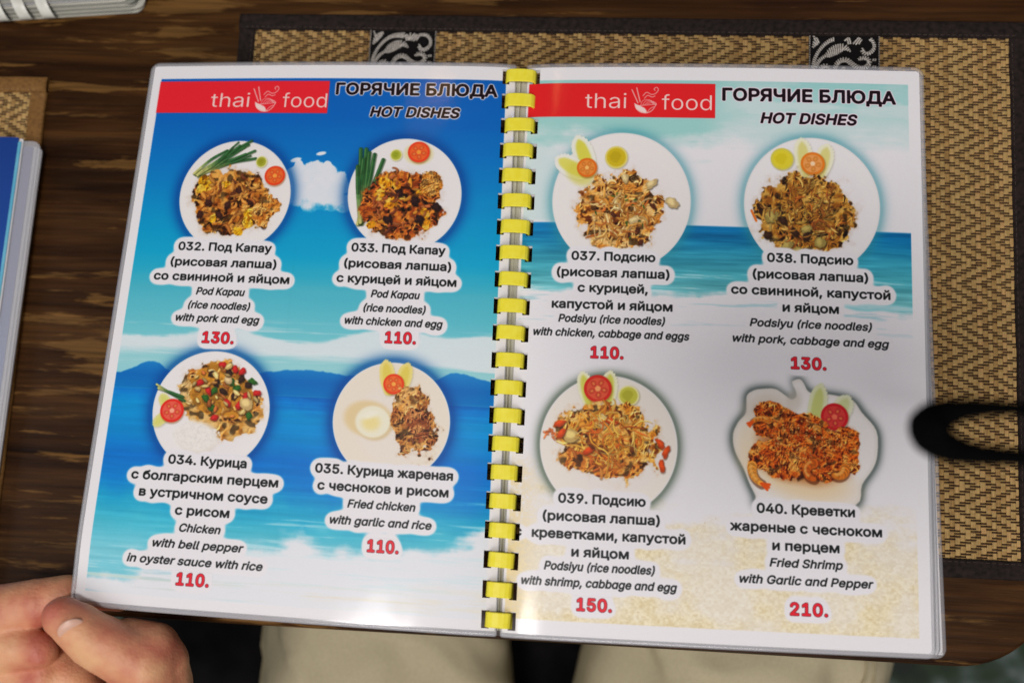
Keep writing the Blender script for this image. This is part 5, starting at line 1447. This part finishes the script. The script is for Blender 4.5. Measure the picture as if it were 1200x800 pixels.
for pgk, par, mt, caps in (('L', page_L, mat_L, ((0, 104.8, 0, '032'), (1, 102.7, 0, '033'), (2, 220.2, 1, '034'), (3, 219.7, 1, '035'))),
                           ('R', page_R, mat_R, ((0, 102.4, 0, '037'), (1, 100.2, 0, '038'), (2, 227.7, 1, '039'), (3, 227.7, 1, '040')))):
    for k, top, low, num in caps:
        rows = [r_ for r_ in ROWS[pgk] if r_[0] in ('ru', 'it', 'pr') and ((r_[2] + r_[3]) / 2 > 100) == (k % 2 == 1) and (r_[4] > 190) == bool(low) and r_[2] > 8.2]
        x0 = min(r_[2] for r_ in rows) - 1.0; x1 = max(r_[3] for r_ in rows) + 1.5
        yb = [r_[4] for r_ in rows if r_[0] == 'pr'][0]
        px = [(r_[2], r_[3]) for r_ in rows if r_[0] == 'pr'][0]
        patch("dish_caption", "caption of dish " + num, pgk, par, mt, rect=(x0, top, x1, yb - 7.4))
        patch("price", "red price of dish " + num, pgk, par, mt, rect=(px[0] - 1.5, yb - 7.2, px[1] + 1.5, yb + 1.6))

# sheets under the two open pages, fanned out a little towards the bottom corner
FAN = 0.0
_surf = surf


def surf(page, um, vm, lift=0.0): return _surf(page, um, vm, lift, FAN)


for k in range(1, 5):
    FAN = 1.45 * k - .2 * (k == 2)
    s = page_sheet('R', MAT['paper'], menu, shift=(.12 * k, .16 * k), lift=-.0007 * k, grow=.8)
    if k in (2, 4): laminate_rim('R', s, shift=(.12 * k, .16 * k), lift=-.0007 * k, m=1.8)
for k in range(1, 3):
    FAN = 0.0
    s = page_sheet('L', MAT['paper'], menu, shift=(0, .25 * k), lift=-.0007 * k, grow=.8)
    laminate_rim('L', s, shift=(0, .25 * k), lift=-.0007 * k)
FAN = 0.0

# comb: yellow rings and the spine under them
mY, nt, b = newmat("yellow_plastic")
b.inputs['Roughness'].default_value = .42; b.inputs['Specular IOR Level'].default_value = .3
b.inputs['Subsurface Weight'].default_value = .0
co = coords(nt, (300, 300, 300)); n_ = N(nt, "ShaderNodeTexNoise"); n_.inputs['Scale'].default_value = 1; nt.links.new(co, n_.inputs['Vector'])
rp = ramp(nt, [(.3, (.93, .80, .035)), (.7, (.97, .87, .07))]); nt.links.new(n_.outputs['Fac'], rp.inputs[0]); nt.links.new(rp.outputs[0], b.inputs['Base Color'])
ring_rng = random.Random(4)
for k, rv in enumerate(RING_V):
    jx, jr, jh = ring_rng.uniform(-.25, .25), ring_rng.uniform(-.020, .020), ring_rng.uniform(-.0003, .0004)
    # the ring climbs out of the left page's slot, arches over and dives into the right page's slot
    A = surf('L', PW - 5.0, rv); B = surf('R', 5.0 if rv < 200 else 4.6, rv)
    ca = (A + B) / 2; xd = (B - A); half = xd.length / 2; xd.normalize()
    yd = (surf('R', 4, max(0, rv - 4)) - surf('R', 4, min(297, rv + 4))).normalized()
    ca = ca + xd * (jx * .001); xd = (xd + yd * jr).normalized()
    zd = xd.cross(yd).normalized(); yd = zd.cross(xd)
    bm = bmesh.new(); sec = []
    prof2 = [(-1.0, -.0075), (-1.04, -.003), (-1.0, .0002), (-.93, .0014), (-.78, .0024), (-.45, .0030), (0, .0032), (.45, .0030), (.78, .0024), (.93, .0014), (1.0, .0002), (1.04, -.003), (1.0, -.0075)]
    hw = .0037
    for q, z in prof2:
        p = ca + xd * (q * half) + zd * (z + (jh if z > .001 else 0))
        nn = Vector((0, 0, 1)); nn = (xd * (q * .9 if abs(q) > .7 else q * .25) + zd * (1 - abs(q) * .6)).normalized()
        row = []
        for yy, ll in ((-hw, -.0004), (-hw + .0004, 0), (hw - .0004, 0), (hw, -.0004), (hw, -.0009), (-hw, -.0009)):
            row.append(bm.verts.new(p + yd * yy + nn * ll))
        sec.append(row)
    for i in range(len(sec) - 1):
        for j in range(6):
            bm.faces.new((sec[i][j], sec[i][(j + 1) % 6], sec[i + 1][(j + 1) % 6], sec[i + 1][j]))
    ro = bm_obj("comb_ring", bm, mY, menu, smooth=False); ring_k = k
mE = noisy_mat("sheet_edges", (.52, .50, .38), (.78, .76, .66), 40, .45, stretch=(60, .4, 1))
V_ = []; F_ = []
vv_ = list(np.linspace(.3, 296.7, 30)); kx = [-.46, -.30, -.24, -.06, 0, .06, .24, .30, .46]; kz = [0, 0, -.0012, 0, -.0016, 0, -.0012, 0, 0]
for v in vv_:
    a_, b_ = surf('L', PW - .2, v, -.0009), surf('R', .2, v, -.0009)
    a_ = a_ + Vector((-.0016, 0, 0)); b_ = b_ + Vector((.0016, 0, 0))
    for q, z in zip(kx, kz): V_.append(a_.lerp(b_, q + .5) + Vector((0, 0, z)))
for i in range(len(vv_) - 1):
    for j in range(8): F_.append((i * 9 + j, i * 9 + j + 1, i * 9 + j + 10, i * 9 + j + 9))
mesh("sheet_edges", V_, F_, mE, menu)
bm = bmesh.new(); S = []
for v in np.linspace(0, 297, 12):
    p = (surf('L', PW - 2, v) + surf('R', 2, v)) / 2
    S.append([bm.verts.new((p.x + dx_, p.y, p.z - .0105 - dz)) for dx_, dz in ((-.006, 0), (-.004, .002), (.004, .002), (.006, 0))])
for i in range(len(S) - 1):
    for j in range(3): bm.faces.new((S[i][j], S[i][j + 1], S[i + 1][j + 1], S[i + 1][j]))
bm_obj("comb_spine", bm, mY, menu, smooth=True)

# ------------------------------------------------------------------ two closed menus lying on the table
MAT['blue_cover'], nt, b = newmat("blue_printed_cover")
co = coords(nt, (1, 1, 1)); sp_ = nt.nodes.new("ShaderNodeSeparateXYZ"); nt.links.new(co, sp_.inputs[0])
rp = ramp(nt, [(0, (.07, .30, .58)), (.45, (.016, .16, .50)), (.8, (.004, .060, .32)), (1, (.003, .042, .25))])
mr = nt.nodes.new("ShaderNodeMapRange"); mr.inputs['From Min'].default_value = -.30; mr.inputs['From Max'].default_value = 0
nt.links.new(sp_.outputs['Y'], mr.inputs[0]); nt.links.new(mr.outputs[0], rp.inputs[0]); nt.links.new(rp.outputs[0], b.inputs['Base Color'])
b.inputs['Roughness'].default_value = .35


def slab(name, mat, parent, x0, y0, x1, y1, z, th, r=.004):
    bm = bmesh.new(); pts = rounded_rect(x0, y0, x1, y1, r, 5)
    a = [bm.verts.new((x, y, z)) for x, y in pts]; b_ = [bm.verts.new((x, y, z + th)) for x, y in pts]
    n = len(pts)
    for i in range(n): bm.faces.new((a[i], a[(i + 1) % n], b_[(i + 1) % n], b_[i]))
    bm.faces.new(a[::-1]); bm.faces.new(b_)
    return bm_obj(name, bm, mat, parent)


tr_ = at(48, 166, .009); lo_ = at(4, 490, .009)
rot = math.atan2(tr_.x - lo_.x, tr_.y - lo_.y)
cm_ = empty("closed_menu", (tr_.x, tr_.y, .003), -rot)
tag(cm_, "closed laminated menu with a blue cover, on the golden brown bordered placemat", "menu", "closed menus on the table")
slab("page", MAT['paper'], cm_, -.212, -.300, -.0035, -.0025, .0030, .0006, .001)
slab("page", MAT['blue_cover'], cm_, -.212, -.300, -.0050, -.0030, .0042, .0006, .001)
slab("clear_edge", MAT['laminate'], cm_, -.214, -.303, .0, .0, .0050, .0008, .005)
slab("page", MAT['paper'], cm_, -.214, -.300, -.0105, .0010, .0060, .0004, .001)
slab("cover", MAT['blue_cover'], cm_, -.214, -.300, -.0130, .0015, .0066, .0006, .001)
mC = noisy_mat("cyan_print", (.10, .42, .60), (.16, .50, .66), 60, .4)
slab("cover_stripe", mC, cm_, -.0130, -.295, -.0112, -.001, .0068, .0004, .0004)
slab("page", MAT['paper'], cm_, -.212, -.302, -.001, -.003, .0010, .0010, .002)

# the other closed menu shows its white comb and the edges of its sheets
a_ = at(10, 29, .001); b_ = at(165, 19.5, .001)
rot = math.atan2(b_.y - a_.y, b_.x - a_.x)
o0 = at(181, 16, .001)
cm2 = empty("closed_menu", (o0.x, o0.y, .0005), rot)
tag(cm2, "closed menu with thick white comb rings and clear page edges, beyond the golden brown placemat", "menu", "closed menus on the table")
mG = noisy_mat("grey_green_sheet", (.20, .22, .19), (.36, .36, .31), 60, .35, stretch=(.2, 6, 1))
mG2 = noisy_mat("pale_sheet_edge", (.42, .42, .36), (.60, .58, .50), 60, .4, stretch=(.2, 4, 1))
for k in range(7):
    ofs = [.0, .0012, -.0006, .0008, .0016, .0004, .0020][k]
    slab("page", mG if k % 2 else mG2, cm2, -.300, .0010 + k * .00055, -.006 - ofs * 2.5, .21, .0002 + k * .0013, .0009, .006)
slab("clear_edge", MAT['laminate'], cm2, -.300, .0052, -.0008, .212, .0100, .0006, .010)
slab("cover", mG, cm2, -.300, .0062, -.013, .21, .0108, .0004, .006)
mWh = noisy_mat("white_plastic", (.66, .66, .58), (.76, .76, .68), 200, .35)
for k in range(17):
    xx = -.0625 - k * .0143
    bm = bmesh.new(); sec = []
    for i in range(13):
        a = math.radians(-60 + 245 * i / 12)
        yy = .0050 - .0065 * math.cos(a - math.radians(60)) ; zz = .0060 + .0068 * math.sin(a)
        yy = .0095 - .0110 * math.cos(a); row = []
        skew = .0035 * (yy / .011)
        for dx_, dr in ((-.0036, .0), (-.0032, .0003), (.0032, .0003), (.0036, 0)):
            row.append(bm.verts.new((xx + dx_ - skew, yy, zz + dr)))
        sec.append(row)
    for i in range(12):
        for j in range(3): bm.faces.new((sec[i][j], sec[i][j + 1], sec[i + 1][j + 1], sec[i + 1][j]))
    bm_obj("comb_ring", bm, mWh, cm2, smooth=True)

# ------------------------------------------------------------------ chair under the person
mCh = noisy_mat("black_cloth_seat", (.003, .003, .0035), (.010, .009, .009), 30, .9, spec=.1)
mCw = noisy_mat("dark_chair_wood", (.012, .007, .004), (.03, .018, .010), 20, .5, stretch=(1, 8, 8))
ch = empty("chair", (0.06, -.40, -.74))
tag(ch, "dark chair with a black seat, below the table edge under the trousers", "chair")
bm = bmesh.new(); box_bm(bm, (-.105, .08, .43), (.60, .42, .05), .018, 3); bm_obj("seat", bm, mCh, ch, True)
bm = bmesh.new(); box_bm(bm, (-.02, .275, .385), (.46, .022, .045), .004); bm_obj("front_rail", bm, mCw, ch)
for x in (-.26, .22):
    for y in (.26, -.10):
        bm = bmesh.new(); box_bm(bm, (x, y, .20), (.035, .035, .40), .004); bm_obj("leg", bm, mCw, ch)
bm = bmesh.new(); box_bm(bm, (-.02, -.14, .72), (.50, .025, .30), .01); bm_obj("backrest", bm, mCh, ch)

# ------------------------------------------------------------------ the person: hand and trousers
def skin_mat():
    m, nt, b = newmat("skin")
    co = coords(nt, (38, 38, 38))
    n = N(nt, "ShaderNodeTexNoise"); n.inputs['Scale'].default_value = 1; n.inputs['Detail'].default_value = 3; nt.links.new(co, n.inputs['Vector'])
    r = ramp(nt, [(.36, (.54, .155, .095)), (.50, (.68, .29, .155)), (.66, (.78, .43, .22))]); nt.links.new(n.outputs['Fac'], r.inputs[0])
    nt.links.new(r.outputs[0], b.inputs['Base Color'])
    b.inputs['Roughness'].default_value = .52
    b.inputs['Subsurface Weight'].default_value = .10; b.inputs['Subsurface Radius'].default_value = (.008, .003, .0015); b.inputs['Subsurface Scale'].default_value = .6
    co2 = coords(nt, (700, 700, 700))
    v = N(nt, "ShaderNodeTexVoronoi"); v.inputs['Scale'].default_value = 1; nt.links.new(co2, v.inputs['Vector'])
    n5 = N(nt, "ShaderNodeTexNoise"); n5.inputs['Scale'].default_value = 1.0; n5.inputs['Detail'].default_value = 6; nt.links.new(coords(nt, (260, 620, 300)), n5.inputs['Vector'])
    ad = N(nt, "ShaderNodeMath", operation='ADD'); nt.links.new(v.outputs['Distance'], ad.inputs[0]); nt.links.new(n5.outputs['Fac'], ad.inputs[1])
    bump(nt, b, ad.outputs[0], .22, .0006)
    return m


MAT['skin'] = skin_mat()
person = empty("person", (0, -.45, -.74))
tag(person, "person in khaki trousers seated at the table, left hand pinching the menu's corner", "person")
bpy.context.view_layer.update()


def cone_dist(G, p, r, q, s_):
    """distance to a capsule whose radius goes from r to s_"""
    p = np.array(p[:], dtype=np.float32); q = np.array(q[:], dtype=np.float32); d = q - p
    t = np.clip(((G - p) @ d) / max(float(d @ d), 1e-9), 0, 1)
    return np.sqrt((((G - p) - t[..., None] * d) ** 2).sum(-1)) - (r + (s_ - r) * t)


def limb(acc, pts): acc.append([(Vector(p), r) for p, r in pts])


def smin(a, b, k):
    h = np.clip(.5 + .5 * (b - a) / k, 0, 1)
    return b * (1 - h) + a * h - k * h * (1 - h)


def skin_surface(chains, lo, hi, step, k):
    """one continuous surface round all the chains (surface nets on a distance grid)"""
    ax = [np.arange(lo[i], hi[i], step, dtype=np.float32) for i in range(3)]
    G = np.stack(np.meshgrid(*ax, indexing='ij'), -1)
    f = None
    for ch_ in chains:
        g = None
        for (p, r), (q, s_) in zip(ch_[:-1], ch_[1:]):
            dd = cone_dist(G, p, r, q, s_)
            g = dd if g is None else np.minimum(g, dd)
        f = g if f is None else smin(f, g, k)
    n0, n1, n2 = f.shape
    ins = f < 0
    cnt = np.zeros((n0 - 1, n1 - 1, n2 - 1)); pos = np.zeros((n0 - 1, n1 - 1, n2 - 1, 3))
    idx = np.stack(np.meshgrid(np.arange(n0 - 1), np.arange(n1 - 1), np.arange(n2 - 1), indexing='ij'), -1)
    cs = [(i, j, k_) for i in (0, 1) for j in (0, 1) for k_ in (0, 1)]
    def cut(c): return f[c[0]:n0 - 1 + c[0], c[1]:n1 - 1 + c[1], c[2]:n2 - 1 + c[2]]
    for c in cs:
        for axn in range(3):
            if c[axn]: continue
            c2 = list(c); c2[axn] = 1
            A = cut(c); B = cut(c2); x = (A < 0) != (B < 0)
            t = np.where(x, A / np.where(x, A - B, 1), 0)
            p = np.zeros(A.shape + (3,)); p[...] = c; p[..., axn] += t
            pos += p * x[..., None]; cnt += x
    act = cnt > 0
    vid = -np.ones(act.shape, dtype=np.int64); vid[act] = np.arange(act.sum())
    V = (idx[act] + pos[act] / cnt[act][:, None]) * step + np.array(lo)
    F = []
    for axn in range(3):
        o1, o2 = [(1, 2), (2, 0), (0, 1)][axn]
        sl = [slice(1, n - 1) for n in f.shape]; sl[axn] = slice(0, f.shape[axn] - 1)
        sh = list(sl); sh[axn] = slice(1, f.shape[axn])
        A = f[tuple(sl)] < 0; B = f[tuple(sh)] < 0
        I = np.argwhere(A != B); 
        off = np.array([sl_.start for sl_ in sl]); I = I + off
        fl_ = A[A != B]
        e1 = np.zeros(3, int); e1[o1] = 1; e2 = np.zeros(3, int); e2[o2] = 1
        q = [vid[tuple(J.T)] for J in (I - e1 - e2, I - e2, I, I - e1)]
        Q = np.stack(q, 1); Q[~fl_] = Q[~fl_][:, ::-1]
        F.append(Q[(Q >= 0).all(1)])
    return V, np.concatenate(F)


def H(px, py, h): return at(px, py, h)


hb = []
# thumb: tip at the left, joint, base at the lower right
limb(hb, [(H(74, 722, .066), .0098), (H(90, 733, .066), .0112), (H(112, 750, .0645), .0128), (H(140, 764, .062), .0140), (H(170, 778, .057), .0158), (H(176, 810, .045), .0210), (H(160, 860, .03), .026)])
# heel of the thumb at the right
limb(hb, [(H(150, 752, .054), .0120), (H(180, 760, .055), .0125), (H(194, 774, .050), .0112), (H(188, 815, .040), .016)])
# index finger going under the page
limb(hb, [(H(140, 700, .034), .0070), (H(112, 695, .038), .0084), (H(80, 697, .044), .0104), (H(44, 706, .047), .0124), (H(4, 716, .048), .0136), (H(-50, 740, .045), .0155)])
# middle finger folded below it, its knuckle at the left
limb(hb, [(H(46, 762, .050), .0092), (H(20, 757, .048), .0125), (H(-25, 765, .042), .0160), (H(-60, 800, .03), .02)])
limb(hb, [(H(60, 775, .036), .0120), (H(80, 795, .034), .0150), (H(90, 830, .028), .02)])
limb(hb, [(H(52, 792, .043), .0095), (H(20, 800, .040), .0140), (H(-20, 820, .034), .018)])
# palm, wrist and forearm leaving the picture
limb(hb, [(H(60, 840, .018), .024), (H(20, 860, .010), .030), (H(90, 870, .008), .030), (H(80, 960, -.03), .034), (H(100, 1120, -.10), .040)])
Vh, Fh = skin_surface(hb, (-.285, -.245, -.01), (-.120, -.105, .084), .0014, .0018)
# keep the one connected body
lab = np.arange(len(Vh))
while True:
    m = lab[Fh].min(1); new = lab.copy()
    np.minimum.at(new, Fh.ravel(), np.repeat(m, 4)); new = new[new]
    if (new == lab).all(): break
    lab = new
main = np.bincount(lab).argmax(); ok = lab == main; ren = np.cumsum(ok) - 1
Fh = ren[Fh[ok[Fh].all(1)]]; Vh = Vh[ok]
me2 = bpy.data.meshes.new("hand"); me2.from_pydata(Vh.tolist(), [], Fh.tolist()); me2.update()
hand = link("hand", me2, None, MAT['skin'])
me2.polygons.foreach_set("use_smooth", [True] * len(me2.polygons))
# creases across the joints and fine unevenness
CRE = [(H(101, 742, .076), H(150, 770, .07), (0, .0022, .0040), .00042, .013), (H(150, 768, .074), H(190, 790, .06), (0, .003), .0003, .016),
       (H(52, 698, .056), H(4, 714, .056), (0, .002, .0055), .00035, .013), (H(18, 757, .062), H(-20, 765, .06), (0, .0025), .0003, .015)]
co_ = np.empty(len(me2.vertices) * 3); me2.vertices.foreach_get("co", co_); co_ = co_.reshape(-1, 3)
nn_ = np.empty(len(me2.vertices) * 3); me2.vertices.foreach_get("normal", nn_); nn_ = nn_.reshape(-1, 3)
dis = np.zeros(len(co_))
for p_, q_, offs, dep, rad in CRE:
    p_ = np.array(p_[:]); ax_ = np.array(q_[:]) - p_; ax_ /= np.linalg.norm(ax_); rel = co_ - p_; t_ = rel @ ax_
    side = np.linalg.norm(rel - t_[:, None] * ax_, axis=1); w_ = np.clip(1 - side / rad, 0, 1) ** .5
    for o_ in offs: dis -= dep * w_ * np.exp(-((t_ - o_ - .0009 * np.sin(side * 500)) / .00055) ** 2)
for i, v in enumerate(me2.vertices):
    dis[i] += mnoise.noise(v.co * 90) * .0006 + mnoise.noise(v.co * 260) * .00018
co_ += nn_ * dis[:, None]
me2.vertices.foreach_set("co", co_.ravel()); me2.update()
sm = hand.modifiers.new("s", 'SMOOTH'); sm.factor = .5; sm.iterations = 1
hand.parent = person; hand.matrix_parent_inverse = person.matrix_world.inverted()
# thumb nail
mN = noisy_mat("finger_nail", (.66, .38, .27), (.76, .48, .36), 90, .3)
bm = bmesh.new()
bmesh.ops.create_uvsphere(bm, u_segments=24, v_segments=12, radius=1.0)
bmesh.ops.bisect_plane(bm, geom=bm.verts[:] + bm.edges[:] + bm.faces[:], plane_co=(0, 0, -.05), plane_no=(0, 0, 1), clear_inner=True)
nl = bm_obj("finger_nail", bm, mN, hand, True)
nc_ = H(84, 737, .0745)
d1 = (H(97, 726, .0735) - H(70, 749, .0735)).normalized()
nrm = Vector((.35, -.62, .70)).normalized(); d2 = nrm.cross(d1).normalized(); nrm = d1.cross(d2).normalized()
if nrm.z < 0: nrm = -nrm
mx_ = Matrix((d1 * .0066, d2 * .0060, nrm * .0018)).transposed().to_4x4(); mx_.translation = nc_
nl.matrix_parent_inverse = Matrix.Identity(4)
nl.matrix_world = mx_
bpy.context.view_layer.update()
nl.matrix_parent_inverse = (person.matrix_world @ hand.matrix_parent_inverse @ Matrix.Identity(4)).inverted() if False else nl.matrix_parent_inverse

# trousers: two legs under the table
mT = noisy_mat("khaki_cotton", (.46, .40, .255), (.54, .475, .31), 900, .85, .5, .0004, spec=.2)


def trouser_leg(path, rx, rz, seed):
    V = []; F = []; n = 72; L = len(path)
    P = [Vector(p) for p in path]; sp = []
    for i in range(L - 1):
        for k in range(26): sp.append(P[i].lerp(P[i + 1], k / 26))
    sp.append(P[-1])
    for i, p in enumerate(sp):
        q = i / (len(sp) - 1) * (L - 1); a = int(min(q, L - 2)); f = q - a
        wx = rx[a] * (1 - f) + rx[a + 1] * f; wz = rz[a] * (1 - f) + rz[a + 1] * f
        t = (sp[min(i + 1, len(sp) - 1)] - sp[max(i - 1, 0)]).normalized()
        s = t.cross(Vector((0, 0, 1))).normalized(); u = s.cross(t).normalized()
        for k in range(n):
            an = 2 * math.pi * k / n
            c, sn = math.cos(an), math.sin(an)
            fold = mnoise.noise(Vector((p.y * 26 + c * 3.2 + seed, c * 2.0 - p.y * 9, seed * 2.3))); r = 1 + .06 * mnoise.noise(Vector((p.x * 9 + c * 2, p.y * 14, sn * 2 + seed))) + .075 * (1 - abs(fold) * 2.2) * max(0, sn) ** .5
            V.append(p + s * (math.copysign(abs(c) ** .85, c) * wx * r) + u * (math.copysign(abs(sn) ** .9, sn) * wz * r))
    for i in range(len(sp) - 1):
        for k in range(n):
            F.append((i * n + k, i * n + (k + 1) % n, (i + 1) * n + (k + 1) % n, (i + 1) * n + k))
    F.append(tuple(range(n))[::-1]); F.append(tuple((len(sp) - 1) * n + k for k in range(n)))
    return V, F


a0 = at(424, 745, -.12); a1 = at(884, 760, -.12)
Va, Fa = trouser_leg([(a0.x + .03, -.62, -.20), (a0.x + .012, -.30, -.205), (a0.x, a0.y, -.205), (a0.x, .02, -.20), (a0.x, .07, -.26), (a0.x, .06, -.66)], [.112, .100, .086, .075, .070, .06], [.085, .085, .080, .075, .07, .06], 1)
Vb, Fb = trouser_leg([(a1.x - .04, -.62, -.20), (a1.x - .012, -.30, -.205), (a1.x, a1.y, -.205), (a1.x + .01, .02, -.20), (a1.x + .01, .07, -.26), (a1.x + .01, .06, -.66)], [.116, .111, .105, .095, .08, .06], [.085, .085, .080, .075, .07, .06], 5)
k = len(Va)
tro = mesh("trousers", list(Va) + list(Vb), Fa + [tuple(i + k for i in f) for f in Fb], mT, None, smooth=True)
tro.parent = person; tro.matrix_parent_inverse = person.matrix_world.inverted()
bm = bmesh.new()
for V_s, k_ in ((Vb, 9), (Vb, 10), (Va, 31)):
    pts_ = [V_s[i * 72 + k_] + Vector((0, 0, .0006)) for i in range(0, 110, 2)]
    tube(bm, pts_, .0011, 6)
sm_o = bm_obj("side_seam", bm, noisy_mat("khaki_thread", (.34, .29, .17), (.42, .36, .22), 700, .85), None, True)
sm_o.parent = tro
bpy.context.view_layer.update(); sm_o.matrix_parent_inverse = tro.matrix_world.inverted()
sw = tro.modifiers.new("s", 'SUBSURF'); sw.levels = 1; sw.render_levels = 1

# ------------------------------------------------------------------ the photographer's camera: only its strap hangs into view
mB = noisy_mat("black_plastic", (.004, .004, .004), (.008, .008, .008), 300, .5)
mS = noisy_mat("black_webbing", (.002, .002, .002), (.004, .004, .004), 800, .95, spec=.05)
rig = empty("handheld_camera", tuple(CAM_POS))
rig.rotation_euler = M3.to_euler()
tag(rig, "black camera strap hanging out of focus in a loop at the right", "camera")
bm = bmesh.new(); box_bm(bm, (0.01, 0.0, .052), (.130, .078, .050), .008, 3); bm_obj("camera_body", bm, mB, rig, True)
bm = bmesh.new(); sec = []
for r_, z_ in ((.030, .030), (.030, .006), (.0285, .004), (.026, .0045), (.024, .012)):
    sec.append([bm.verts.new((r_ * math.cos(2 * math.pi * k / 40), r_ * math.sin(2 * math.pi * k / 40), z_)) for k in range(40)])
for i in range(len(sec) - 1):
    for k in range(40): bm.faces.new((sec[i][k], sec[i][(k + 1) % 40], sec[i + 1][(k + 1) % 40], sec[i + 1][k]))
bm_obj("lens_barrel", bm, mB, rig, True)


def inrig(px, py, d): return Vector(((px - 600) / 1167 * d, (400 - py) / 1167 * d, -d))


D = .30
pts = [inrig(1460, 560, .16), inrig(1330, 548, .26), inrig(1240, 538, D), inrig(1190, 535, D), inrig(1145, 532, D), inrig(1112, 524, D), inrig(1092, 510, D),
       inrig(1091, 497, D), inrig(1104, 486, D), inrig(1135, 479, D - .004), inrig(1180, 478, D - .008), inrig(1240, 482, D - .015), inrig(1330, 480, .24), inrig(1460, 460, .14)]
wd = [.0020, .0022, .0024, .0027, .0034, .0048, .0062, .0066, .0050, .0032, .0023, .0021, .0020, .0020]
sp = [Vector(p) for p in smooth_line(pts, 6)]
wl = np.interp(np.linspace(0, 1, len(sp)), np.linspace(0, 1, len(wd)), wd)
bm = bmesh.new(); tube(bm, sp, [float(w) for w in wl], 10)
bm_obj("strap", bm, mS, rig, True)
